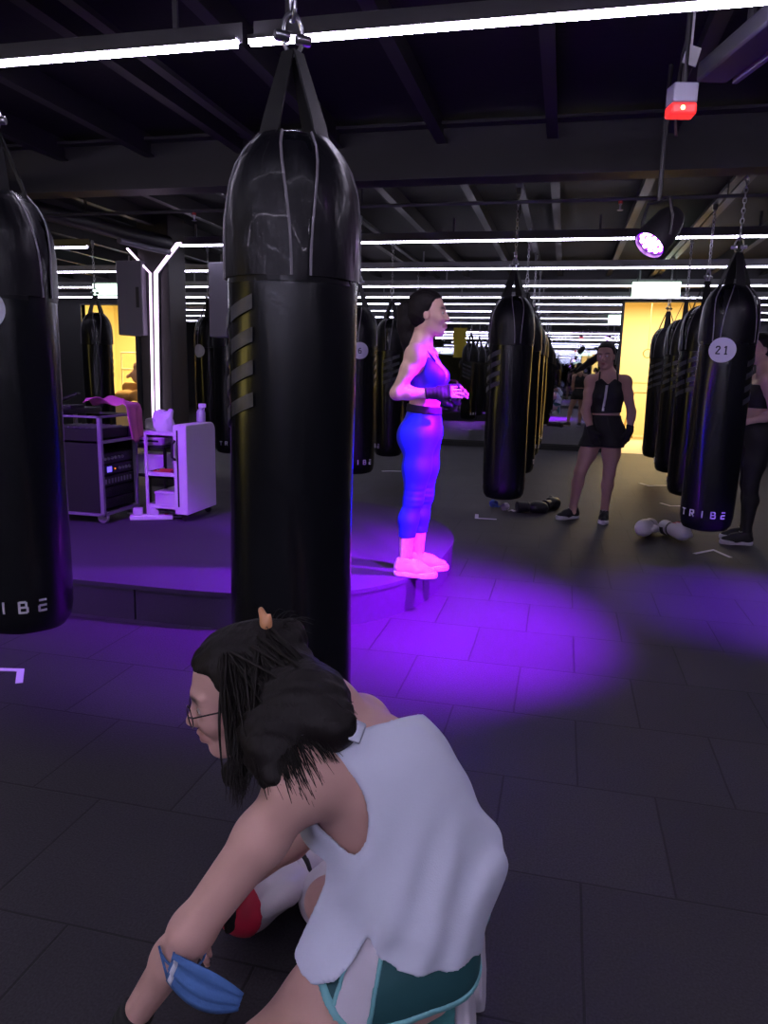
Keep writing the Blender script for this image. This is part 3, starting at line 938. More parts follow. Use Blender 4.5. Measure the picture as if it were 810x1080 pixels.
def hair_cap(hd, R, s, h, extra=(), line=(.052, .055), sub=(), streak=.0025, swept=(-1, 0, .25), name='hair', parent=None, origin=None, low=-.06):
    """hair over the skull, open round the face"""
    pr = T(hd, R, s, [ell((-.016, 0, .040), (.106, .085, .097), k=.01), ell((-.045, 0, -.015), (.070, .074, .070), k=.03)]) + list(extra)
    F = Field.around(pr, h).add(pr)
    def loc(P): return ((P - np.asarray(hd)) @ R) / s
    def face(P):
        q = loc(P); ay = np.abs(q[..., 1])
        edge = q[..., 0] - (.030 + .45 * np.clip(q[..., 2] - .02, -.12, .055) - .25 * ay + 3.0 * np.clip(q[..., 2] - .075, 0, 1))
        m = np.where(q[..., 2] > .115, -1, edge)
        low_ = (low - q[..., 2])
        near = np.sqrt((q ** 2).sum(-1)) < .17
        return np.where(near, np.maximum(m, -1) , -1) * s
    F.cut(face)
    d = R @ unit(swept); a = unit(np.cross(d, R[:, 1])); b = np.cross(d, a)
    W = np.stack([a * 190, b * 190, d * 12], 1).astype(np.float32)
    F.warp(lambda P: streak * snoise(P @ W, 1.0))
    return F.build(name, M['hair'], parent, origin)
# ------------------------------------------------------------------ crouching person in the foreground
def crouching():
    org = (-.28, 1.25, 0)
    root = empty('person', org, 0, 'crouching person in white tank top and teal shorts reaching down to the floor', 'person')
    J = dict(pel=(-.238, 1.255, .368), chest=(-.290, 1.265, .600), neck=(-.385, 1.28, .755),
             shR=(-.375, 1.410, .635), shL=(-.392, 1.105, .680), elL=(-.572, 1.030, .405), wrL=(-.705, 1.040, .180),
             elR=(-.485, 1.46, .360), wrR=(-.665, 1.36, .215),
             hipL=(-.222, 1.170, .340), hipR=(-.222, 1.345, .340), knL=(-.455, 1.040, .155), knR=(-.455, 1.46, .155),
             anL=(-.155, 1.20, .225), anR=(-.150, 1.40, .215))
    hd = np.array((-.588, 1.285, .737)); R = RF((-.91, -.34, -.25)); s = 1.0
    J2 = dict(J); J2['neck'] = (-.415, 1.275, .728)
    tor = torso_prims(J2, 1.0, .05, .95)
    neck = [cone(hd + R @ np.array((-.035, 0, -.055)), np.array(J2['neck']) + np.array((-.01, 0, -.005)), .052, .055, .04)]
    armL = arm_prims(J, 'L', 1.0, .98); armR = arm_prims(J, 'R', 1.0)
    legL = leg_prims(J, 'L', (0, 0, -1), 1.0, 1.06); legR = leg_prims(J, 'R', (0, 0, -1))
    hL = hand_prims(J['wrL'], (-.55, .05, -.80), (.6, .1, -.5), -1, .35)
    hR = hand_prims(J['wrR'], (-.35, -.40, -.75), (.5, -.2, -.5), 1, .5)
    pr = T(hd, R, s, head_prims()) + neck + tor + armL + armR + legL + legR
    F = Field.around(pr + hL + hR, .0045).add(pr).add(hL).add(hR)
    skin = (.62, .375, .325)
    F.build('body', M['skin'], root, org, tint=head_tint(hd, R, s, skin, (.42, .20, .175), (.03, .02, .018)))
    eyes(root, org, hd, R, s, M['eye_white'], M['iris'])
    # --- tank top: loose shell over the torso
    P, Cc, N = (np.array(J[k]) for k in ('pel', 'chest', 'neck'))
    Rc = frame(np.array(J['shR']) - np.array(J['shL']), N - Cc)     # x right, y forward, z up
    rg, fw, up = Rc[:, 0], Rc[:, 1], Rc[:, 2]
    ax = unit(N - P)
    tt = [ell(Cc, (.145, .108, .16), Rc, .05), ell(P * .45 + Cc * .55, (.150, .118, .15), Rc, .06),
          cone(Cc - fw * .015, P + np.array((.040, 0, .080)), .108, .112, .07),
          cone(P + np.array((.0, -.050, .04)), P + np.array((.0, -.060, -.04)), .112, .112, .06),
          cone(P + np.array((.06, .0, .10)), P + np.array((.130, -.02, .095)), .085, .038, .05),
          cone(Cc + fw * .04, P + fw * .10 + np.array((-.03, -.045, .02)), .09, .105, .05)]
    HL, KL = np.array(J['hipL']), np.array(J['knL']); HR, KR = np.array(J['hipR']), np.array(J['knR'])
    dL, dR = unit(KL - HL), unit(KR - HR)
    tt += [cone(HL + np.array((0, 0, .01)), HL + dL * .22 + np.array((-.01, 0, .012)), .108, .100, .04), cone(HR + np.array((0, 0, .01)), HR + dR * .22 + np.array((-.01, 0, .012)), .108, .100, .04)]
    for k in ('shL', 'shR'):
        S = np.array(J[k])
        tt.append(cone(S * .55 + N * .45 - up * .005, N - fw * .005 - up * .03, .050, .058, .05))
        tt.append(cone(S * .6 + Cc * .4, Cc + (S - Cc) * .3, .060, .085, .05))
    TF = Field.around(tt, .0045, grow=.02).add(tt, .012).add([cone(Cc + fw * .05, Cc + fw * .09, .07, .06, .04)], .01)
    def loc(P_): return (P_ - Cc) @ Rc
    # soft folds running down from the shoulder blade to the hem
    def folds(P_):
        q = loc(P_); t = np.clip((.05 - q[..., 2]) / .25, 0, 1)
        a = .0060 * np.sin(q[..., 1] * 42 + 7 * q[..., 2] + 2.2 * np.sin(q[..., 2] * 16)) + .0045 * np.sin(q[..., 0] * 38 + q[..., 2] * 22 + 1.0)
        b = .0040 * np.sin((q[..., 1] * .6 + q[..., 2]) * 62 + 2.5 * np.sin(q[..., 0] * 20))
        return (a + b) * t - .008 * t
    TF.warp(folds)
    TF.shell(.0115)
    # neckline / armholes
    Sn, Sf = np.array(J['shL']), np.array(J['shR'])
    q0 = lambda P_: loc(P_)
    def neckcut(P_):
        q = loc(P_)
        top = .096 - .36 * q[..., 0]                      # back edge of the top, across the shoulder blades
        straps = np.abs(np.abs(q[..., 0]) - .092) - .022
        d = q[..., 2] - top
        return np.where(d > 0, np.maximum(d * .5, np.minimum(straps, .02)), -.02)
    TF.cut(neckcut)
    for S, sg in ((Sn, -1), (Sf, 1)):
        c = S - up * .045 + fw * .012 + rg * sg * .045
        TF.add([('sub', ell(c, (.085, .125, .135), Rc, .012))])
    # hem: back flap and front flap
    def hem(P_):
        X, Y, Z = P_[..., 0], P_[..., 1], P_[..., 2]
        zh = np.interp(X, [-.46, -.405, -.375, -.345, -.31, -.285, -.262, -.24, -.21, -.17, -.13, -.08, 0],
                          [.385, .368, .350, .343, .358, .388, .432, .400, .385, .380, .376, .376, .385])
        zh = zh - .40 * np.clip(Y - 1.10, 0, .16) + .4 * np.clip(Y - 1.28, 0, .2) + .15 * np.clip(1.06 - Y, 0, .1)
        return (zh - Z) * .7
    TF.cut(hem).cut(lambda P_: np.where(P_[..., 2] < .52, -.398 + .28 * np.clip(P_[..., 2] - .36, 0, .12) - P_[..., 0] + .25 * (P_[..., 1] - 1.08), -.02))
    M['tank'] = mat('white cotton', (.58, .62, .76), .85, bump=(350, .05))
    top = TF.build('tank_top', M['tank'], root, org, smooth=2)
    sb = MB(); sp_ = [(-.300, 1.150, .762), (-.345, 1.140, .782), (-.395, 1.128, .772), (-.440, 1.120, .742), (-.468, 1.124, .700), (-.475, 1.14, .65)]
    def sbf(u, v, o):
        q = v * (len(sp_) - 1); i = min(int(q), len(sp_) - 2); f = q - i
        p = Vector(sp_[i]) * (1 - f) + Vector(sp_[i + 1]) * f
        return tuple(p + Vector((0, (u - .5) * .045, -.006 + (.5 - u) * -.012)) + Vector((-.3, -.2, 1)).normalized() * o)
    sb.slab(sbf, 4, 16, .005); sb.build('shoulder_strap', M['tank'], top, origin=org, angle=180)
    # --- shorts
    sp = [tor[0], tor[4], tor[6], tor[1]] + legL[:2] + legR[:2]
    M['teal'] = mat('dark teal fabric', (.012, .075, .085), .7)
    M['lilac'] = mat('white side panel fabric', (.55, .52, .60), .8)
    M['aqua'] = mat('aqua piping', (.16, .42, .45), .6)
    nh = np.array((-.68, 0, -.73), np.float32)
    def hemline(P_, extra=0.0):
        return (P_ - np.array((-.328, 1.07, .330), np.float32)) @ nh - extra + .8 * np.clip(P_[..., 0] + .265, 0, .2)
    flare = [cone(HL + dL * .05, HL + dL * .24 + np.array((0, -.008, -.005)), .098, .100, .04), cone(HR + dR * .05, HR + dR * .24, .098, .100, .04)]
    def sfield(g, c=()):
        F = Field.around(sp + flare, .0045, grow=.03).add(sp, .014).add(flare, .0)
        F.warp(lambda P_: .003 * np.sin((P_ @ dL.astype(np.float32)) * 55 + 14 * P_[..., 2]) * np.clip(1.2 - P_[..., 2] * 1.5, 0, 1))
        F.V -= g
        F.cut(hemline).cut(lambda P_: P_[..., 2] - .47 + .4 * (P_[..., 0] + .15))
        for f in c: F.cut(f)
        return F
    sh = sfield(0).build('shorts', M['teal'], root, org)
    # white side panel on the near thigh, with aqua piping
    def edgeL(P_): return P_[..., 0] - (-.302 - .22 * (.36 - P_[..., 2]))          # front edge of the panel
    def edgeR(P_): return P_[..., 0] - (-.238 - .10 * (.40 - P_[..., 2]))          # rear edge
    near = lambda P_: P_[..., 1] - 1.20
    sfield(.0025, [near, edgeR, lambda P_: -edgeL(P_)]).build('side_panel', M['lilac'], sh, org)
    sfield(.0045, [near, lambda P_: np.abs(edgeR(P_)) - .0045]).build('piping', M['aqua'], sh, org)
    sfield(.0045, [near, lambda P_: np.abs(edgeL(P_)) - .0045]).build('piping', M['aqua'], sh, org)
    sfield(.0045, [lambda P_: -.011 - hemline(P_)]).build('hem_piping', M['aqua'], sh, org)
    # --- shoes: toes tucked on the floor, heels up
    M['shoe_teal'] = mat('teal mesh shoe', (.05, .22, .22), .6, noise=(60, .5)); M['sole_w'] = mat('white rubber sole', (.60, .58, .66), .5)
    M['laces'] = mat('pale laces', (.4, .42, .42), .7)
    shoe(root, org, (-.100, 1.215, .275), (.10, -.03, -.95), (-.95, 0, -.1), .262, M['shoe_teal'], M['sole_w'], M['laces'])
    shoe(root, org, (-.098, 1.40, .262), (.08, .03, -.95), (-.95, 0, -.1), .25, M['shoe_teal'], M['sole_w'], M['laces'])
    # --- patterned band round the near calf
    M['band'] = mat('tan patterned band', (.30, .24, .15), .8); M['bandring'] = mat('cream ring print', (.55, .5, .42), .7)
    An = np.array(J['anL']); K = np.array(J['knL']); dc = unit(An - K)
    a1 = unit(np.cross(dc, (0, 0, 1))); a2 = np.cross(a1, dc)
    bd = MB()
    bd.slab(lambda u, v, o: tuple(K + dc * (.10 + .05 * v) + (a1 * math.cos(u * 6.2832) + a2 * math.sin(u * 6.2832)) * (.060 + o)), 33, 4, .003)
    bo = bd.build('calf_band', M['band'], root, origin=org)
    rn = MB()
    for k in range(11):
        th0 = k * 2 * PI / 11
        rn.tube([tuple(K + dc * (.125 + .013 * math.sin(x)) + (a1 * math.cos(th0 + .2 * math.cos(x)) + a2 * math.sin(th0 + .2 * math.cos(x))) * .0638) for x in np.linspace(0, 2 * PI, 13)[:-1]], .0026, 5, closed=True)
    rn.build('ring_pattern', M['bandring'], bo, origin=org)
    return root, J, hd, R
CR = crouching()

# hair of the crouching person: skull cap, hanging mass over neck and shoulder, loose locks
def crouch_hair():
    root, J, hd, R = CR; org = tuple(root.location)
    N = np.array(J['neck']); S = np.array(J['shL'])
    b = hd + R @ np.array((-.085, 0, .055))
    mass = [cone(hd + R @ np.array((-.05, 0, .02)), (-.405, 1.20, .780), .095, .062, .05),
            cone(hd + R @ np.array((-.045, -.01, 0)), (-.460, 1.130, .725), .088, .050, .05),
            cone((-.46, 1.13, .735), (-.43, 1.08, .705), .054, .032, .04),
            cone(hd + R @ np.array((-.03, .056, -.01)), (-.530, 1.115, .665), .036, .020, .03),
            cone((-.42, 1.18, .780), (-.350, 1.145, .765), .062, .040, .05),
            cone(hd + R @ np.array((-.085, .0, .085)), hd + R @ np.array((-.125, 0, .095)), .045, .03, .03)]
    F = None
    o = hair_cap(hd, R, 1.02, .0045, extra=mass, streak=.0032, swept=(-1, .25, -.2), parent=root, origin=org)
    # loose locks: thin tapered strands combed from the crown over the mass, ends flying free
    bodyp = torso_prims(J, 1.0, .05, .95) + arm_prims(J, 'L')[:2]
    mb = MB(); rr = random.Random(3)
    def surf(c, d, r): return c + d * r
    ends = [(-.505, 1.085, .64), (-.495, 1.08, .66), (-.49, 1.075, .675), (-.455, 1.07, .695), (-.42, 1.065, .69), (-.385, 1.06, .685), (-.36, 1.07, .69), (-.345, 1.11, .715), (-.335, 1.15, .745), (-.325, 1.16, .775), (-.34, 1.12, .73)]
    for k in range(620):
        e = np.array(ends[rr.randrange(len(ends))]) + np.array([rr.gauss(0, .010), rr.gauss(0, .010) - .006, rr.gauss(0, .012)])
        th = rr.uniform(-.2, 2.6); ph = rr.uniform(-.3, 1.0)
        st_x = -.02 - .085 * math.sin(ph)
        st = hd + R @ (np.array((st_x, .086 * math.sin(th), .035 + .098 * math.cos(th))) )
        mid = st * .45 + e * .55; out = unit(mid - (hd * .5 + N * .5)); mid = mid + out * rr.uniform(.01, .035) + np.array((0, -.012, .018))
        pts = [(1 - t) ** 2 * st + 2 * t * (1 - t) * mid + t * t * e for t in np.linspace(.0, 1, 9)]
        w0 = rr.uniform(.0016, .0034)
        if th > .7 and st_x > -.038: continue
        Q = np.array(pts)
        for it in range(3):
            dd = np.min([prim_d(q_, Q.astype(np.float32)) for q_ in bodyp], 0)
            Q = Q + np.maximum(0, .009 + .003 * (k % 5) - dd)[:, None] * np.array((-.15, -.45, .88))
        pts = [q_ for q_ in Q]
        mb.tube(pts, [w0 * (1 - .85 * (i / 8) ** 2) for i in range(9)], 4, cap=False)
    # wisps off the crown
    for k in range(26):
        st = hd + R @ np.array((-.10 + rr.gauss(0, .012), rr.gauss(0, .02), .10 + rr.gauss(0, .012)))
        e = st + np.array((rr.uniform(.0, .07), rr.uniform(-.03, .03), rr.uniform(.01, .05)))
        pts = [st * (1 - t) + e * t + np.array((0, 0, .015 * math.sin(PI * t))) for t in np.linspace(0, 1, 6)]
        mb.tube(pts, [.0014 * (1 - .8 * i / 5) for i in range(6)], 4, cap=False)
    mb.build('loose_locks', M['hair_strand'], o, origin=org, angle=180)
    # hair clip
    M['clip'] = mat('amber hair clip', (.62, .30, .14), .35)
    c = hd + R @ np.array((-.082, .02, .142))
    F = Field.around([ell(c, (.02, .014, .03))], .003).add([cone(c + A(-.004, 0, .022), c + A(.006, 0, -.004), .006, .011, .006), cone(c + A(.006, 0, -.004), c + A(.012, 0, -.022), .011, .005, .006), cone(c + A(.014, 0, .012), c + A(.008, 0, -.01), .004, .009, .006)])
    F.build('hair_clip', M['clip'], root, org)
    # wire glasses
    g = MB()
    for y in (.032, -.032):
        g.tube([hd + R @ np.array((.104 - .12 * (abs(y + .026 * math.cos(a)) - .02) * 1.0, y + .026 * math.cos(a), -.006 + .022 * math.sin(a))) for a in np.linspace(0, 2 * PI, 19)[:-1]], .0014, 5, closed=True)
        sg = 1 if y > 0 else -1
        g.tube([hd + R @ np.array(p) for p in ((.098, sg * .058, .004), (.088, sg * .072, .006), (.03, sg * .083, .008), (-.01, sg * .085, .008), (-.03, sg * .083, -.012))], .0016, 5)
    g.tube([hd + R @ np.array(p) for p in ((.105, .008, -.002), (.110, 0, .001), (.105, -.008, -.002))], .0014, 5)
    g.build('glasses', mat('dark wire', (.03, .025, .03), .35, .6), root, origin=org)
crouch_hair()

# black hand wraps on the reaching hand
def wraps(root, J, hands, m, org, h=.0045, cutf=None, lo=.0, hi=.095, name='hand_wrap', g=.004):
    for (w_, d, prims, arm) in hands:
        w_ = np.asarray(w_, float); d = unit(d)
        F = Field.around(prims + arm, h, grow=g).add(arm, g).add(prims, g)
        F.cut(lambda P: np.maximum((P - w_) @ d.astype(np.float32) - hi, lo - (P - w_) @ d.astype(np.float32)))
        # keep only the piece round this hand
        c = w_ + d * (lo + hi) / 2
        F.cut(lambda P: np.sqrt(((P - c) ** 2).sum(-1)) - .13)
        F.warp(lambda P: .0012 * np.sin(((P - w_) @ d.astype(np.float32)) * 300))
        F.build(name, m, root, org)
M['wrap'] = mat('black hand wrap', (.010, .010, .012), .8)
_r, _J, _h, _R = CR
wraps(_r, _J, [(_J['wrL'], (-.55, .05, -.80), hand_prims(_J['wrL'], (-.55, .05, -.80), (.6, .1, -.5), -1, .35), arm_prims(_J, 'L', 1.0, .98)[3:]),
               (_J['wrR'], (-.35, -.40, -.75), hand_prims(_J['wrR'], (-.35, -.40, -.75), (.5, -.2, -.5), 1, .5), arm_prims(_J, 'R')[3:])], M['wrap'], tuple(_r.location), lo=-.03, hi=.10)

# blue face mask hanging on the forearm
def face_mask():
    c = np.array((-.556, 1.00, .362)); t = empty('face_mask', (float(c[0]), float(c[1]), float(c[2] - .05)), 0, 'blue disposable face mask hanging from the crouching person\'s forearm', 'face mask')
    org = tuple(t.location)
    M['mask'] = mat('blue mask cloth', (.055, .14, .36), .85, bump=(120, .15)); M['maskw'] = mat('white mask edge', (.55, .58, .68), .8)
    mb = MB()
    def fn(u, v, o):
        x = (u - .5) * .135; z = (v - .5) * .085 * (1 - .55 * (2 * u - 1) ** 2 * (1 if u > .5 else .55))
        y = -.030 * math.cos((u - .5) * 2.4) * math.cos((v - .5) * 2.0) + .0035 * math.sin(v * 19) + o
        p = np.array((x, y, z)); a = -.28
        p = np.array((p[0] * math.cos(a) - p[2] * math.sin(a), p[1], p[0] * math.sin(a) + p[2] * math.cos(a)))
        return tuple(c + np.array((.035, -.018, -.005)) + p)
    mb.slab(fn, 18, 14, .0012)
    o = mb.build('mask_cloth', M['mask'], t, origin=org, angle=180)
    e = MB(); e.slab(lambda u, v, o_: fn(.04 + .07 * u, .1 + .8 * v, -.0015 + o_ * 2), 3, 10, .001); e.build('edge_strip', M['maskw'], t, origin=org, angle=180)
    el = np.array((-.583, 1.030, .385)); dr = unit(np.array((-.145, .01, -.225)))
    a = unit(np.cross(dr, (0, 1, 0))); b2 = np.cross(dr, a)
    lp = MB()
    P0 = np.array(fn(.02, .85, 0)); P1 = np.array(fn(.02, .15, 0))
    pts = [P0] + [el + dr * .015 + (a * math.cos(x) + b2 * math.sin(x)) * .0445 for x in np.linspace(-2.2, 2.4, 16)] + [P1]
    lp.tube(pts, .0022, 6); lp.build('ear_loop', M['mask'], t, origin=org)
face_mask()
# ------------------------------------------------------------------ stage lamps that are switched on
def spot(name, loc, tgt, power, col, size, blend, rad=.05):
    l = bpy.data.lights.new(name, 'SPOT'); l.energy = power; l.color = col; l.spot_size = math.radians(size); l.spot_blend = blend; l.shadow_soft_size = rad
    o = bpy.data.objects.new(name, l); COL.objects.link(o); o.location = loc
    o.rotation_euler = (Vector(tgt) - Vector(loc)).to_track_quat('-Z', 'Y').to_euler()
    return o
def beam(name, loc, tgt, power, col, size, blend):
    d = (Vector(tgt) - Vector(loc)).normalized()
    return spot(name, Vector(loc) + d * .075, tgt, power, col, size, blend)
beam('violet stage beam', (.40, 4.15, 2.07), (-.80, 4.05, .2), 4200, (.27, .001, 1.0), 74, 1.0)
beam('violet front beam', (1.3, 1.5, 2.60), (-.72, 4.15, .0), 8600, (.27, .001, 1.0), 34, 1.0)
beam('violet right beam', (2.6, 4.4, 2.50), (1.35, 4.75, 0), 2500, (.20, .001, 1.0), 42, 1.0)
beam('violet left beam', (-3.2, 2.4, 2.6), (-2.7, 4.6, .2), 750, (.32, .01, 1.0), 70, 1.0)
# ------------------------------------------------------------------ person on the platform, in profile facing right
def skin_fn(hd, R, s, skin, lip=(.40, .17, .15), brow=(.03, .02, .018)): return head_tint(hd, R, s, skin, lip, brow)
M['blue_fabric'] = mat('blue sports fabric', (.012, .030, .80), .6)
M['navy_fabric'] = mat('dark blue top fabric', (.012, .016, .30), .6)
M['pink_shoe'] = mat('pale knit shoe', (.85, .62, .66), .6); M['pale_sole'] = mat('pale sole', (.90, .74, .76), .5)
M['dark_lace'] = mat('dark laces', (.03, .02, .03), .7)
M['blackcloth'] = mat('black sports fabric', (.008, .008, .010), .75)
M['zip'] = mat('white zip', (.60, .60, .62), .5)
def platform_person():
    org = (-.79, 4.20, .20)
    root = empty('person', org, 0, 'person in blue leggings and sports top standing on the platform in purple light', 'person')
    J = dict(pel=(-.775, 4.20, 1.055), chest=(-.765, 4.20, 1.345), neck=(-.805, 4.20, 1.525),
             shR=(-.800, 4.045, 1.462), shL=(-.790, 4.355, 1.462), elR=(-.888, 3.995, 1.255), elL=(-.85, 4.42, 1.255), wrR=(-.685, 4.06, 1.258), wrL=(-.66, 4.32, 1.265),
             hipR=(-.775, 4.125, 1.01), hipL=(-.770, 4.275, 1.01), knR=(-.800, 4.115, .655), knL=(-.770, 4.265, .655), anR=(-.838, 4.105, .275), anL=(-.792, 4.265, .275))
    hd = np.array((-.765, 4.20, 1.690)); R = RF((.985, .10, .03)); s = 1.0
    tor = torso_prims(J, .93, .046, .95); fw = (-1, 0, 0)
    neck = [cone(hd + R @ np.array((-.03, 0, -.06)), np.array(J['neck']) + np.array((.01, 0, 0)), .048, .055, .04)]
    arms = arm_prims(J, 'R', .92) + arm_prims(J, 'L', .92)
    legs = leg_prims(J, 'R', fw, .97) + leg_prims(J, 'L', fw, .97) + [cone(J['anR'], np.array(J['anR']) + (.01, 0, -.05), .032, .034, .02), cone(J['anL'], np.array(J['anL']) + (.01, 0, -.05), .032, .034, .02)]
    dR, nR, dL, nL = (.93, .10, .12), (.1, .95, -.3), (.95, -.25, .05), (.15, -.9, -.3)
    hR = hand_prims(J['wrR'], dR, nR, 1, .30, .95); hL = hand_prims(J['wrL'], dL, nL, -1, .55, .95)
    pr = T(hd, R, s, head_prims()) + neck + tor + arms + legs
    skin = (.78, .50, .40)
    F = Field.around(pr + hR + hL, .0055).add(pr).add(hR).add(hL)
    F.build('body', M['skin'], root, org, tint=skin_fn(hd, R, s, skin))
    eyes(root, org, hd, R, s, M['eye_white'], M['iris'])
    tail(None, [hd + R @ np.array(p) for p in ((-.095, 0, .055), (-.125, 0, .02), (-.125, .0, -.06), (-.115, .0, -.14), (-.105, 0, -.215), (-.10, 0, -.26))], [.035, .046, .048, .042, .030, .012], .006, .004,
         parent=hair_cap(hd, R, 1.0, .006, sub=(), parent=root, origin=org), origin=org)
    # sports top
    P, Cc, N = (np.array(J[k]) for k in ('pel', 'chest', 'neck'))
    F = Field.around(tor, .0055, grow=.02).add(tor, .008)
    zt = lambda X, Y: 1.485 - .9 * np.clip(X + .80, 0, .2) - 1.2 * np.clip(.055 - np.abs(Y - 4.20), 0, .06)
    F.cut(lambda Q: 1.255 - Q[..., 2]).cut(lambda Q: (Q[..., 2] - zt(Q[..., 0], Q[..., 1]) - .03) * .7)
    for k in ('shR', 'shL'):
        S = np.array(J[k]); sg = -1 if k == 'shR' else 1
        F.add([('sub', ell(S + np.array((.0, sg * .035, -.03)), (.062, .075, .10), None, .01))])
    top = F.build('sports_top', M['navy_fabric'], root, org)
    st = MB()
    for sg in (-1, 1):
        pth = [(-.862, 4.20 + sg * .045, 1.40), (-.865, 4.20 + sg * .075, 1.46), (-.835, 4.20 + sg * .095, 1.523), (-.79, 4.20 + sg * .098, 1.523), (-.735, 4.20 + sg * .092, 1.475), (-.70, 4.20 + sg * .080, 1.43)]
        def sf(u, v, o):
            q = v * (len(pth) - 1); i = min(int(q), len(pth) - 2); f = q - i
            p = np.array(pth[i]) * (1 - f) + np.array(pth[i + 1]) * f
            c = np.array((-.785, 4.20, 1.42)); n = unit(p - c)
            return tuple(p + np.array((0, (u - .5) * .028, 0)) + n * (o - .006))
        st.slab(sf, 3, 14, .010)
    st.build('shoulder_straps', M['navy_fabric'], top, origin=org, angle=180)
    # leggings with a dark waistband
    lg = [tor[0], tor[4], tor[6], tor[1]] + legs
    F = Field.around(lg, .0055, grow=.02).add(lg, .006)
    F.cut(lambda Q: Q[..., 2] - 1.150).cut(lambda Q: .43 - Q[..., 2])
    F.warp(lambda Q: .0012 * np.sin(Q[..., 2] * 190 + 9 * Q[..., 0]) * (np.abs(Q[..., 2] - .66) < .07))
    leg = F.build('leggings', M['blue_fabric'], root, org)
    F = Field.around([tor[0], tor[1]], .0055, grow=.02).add([tor[0], tor[1], tor[4], tor[6]], .012)
    F.cut(lambda Q: np.abs(Q[..., 2] - 1.165 + .10 * (Q[..., 0] + .77)) - .022)
    F.build('waistband', M['blackcloth'], root, org)
    wr = [(J['wrR'], dR, hR, arm_prims(J, 'R', .92)[3:]), (J['wrL'], dL, hL, arm_prims(J, 'L', .92)[3:])]
    wraps(root, J, wr, M['wrap'], org, h=.0055, lo=-.055, hi=.088, g=.006)
    for k, x0, y0, dd in (('anR', -.900, 4.100, (.97, -.04, 0)), ('anL', -.862, 4.262, (.95, .06, 0))):
        shoe(root, org, (x0, y0, .2), dd, (0, 0, 1), .262, M['pink_shoe'], M['pale_sole'], M['dark_lace'])
platform_person()

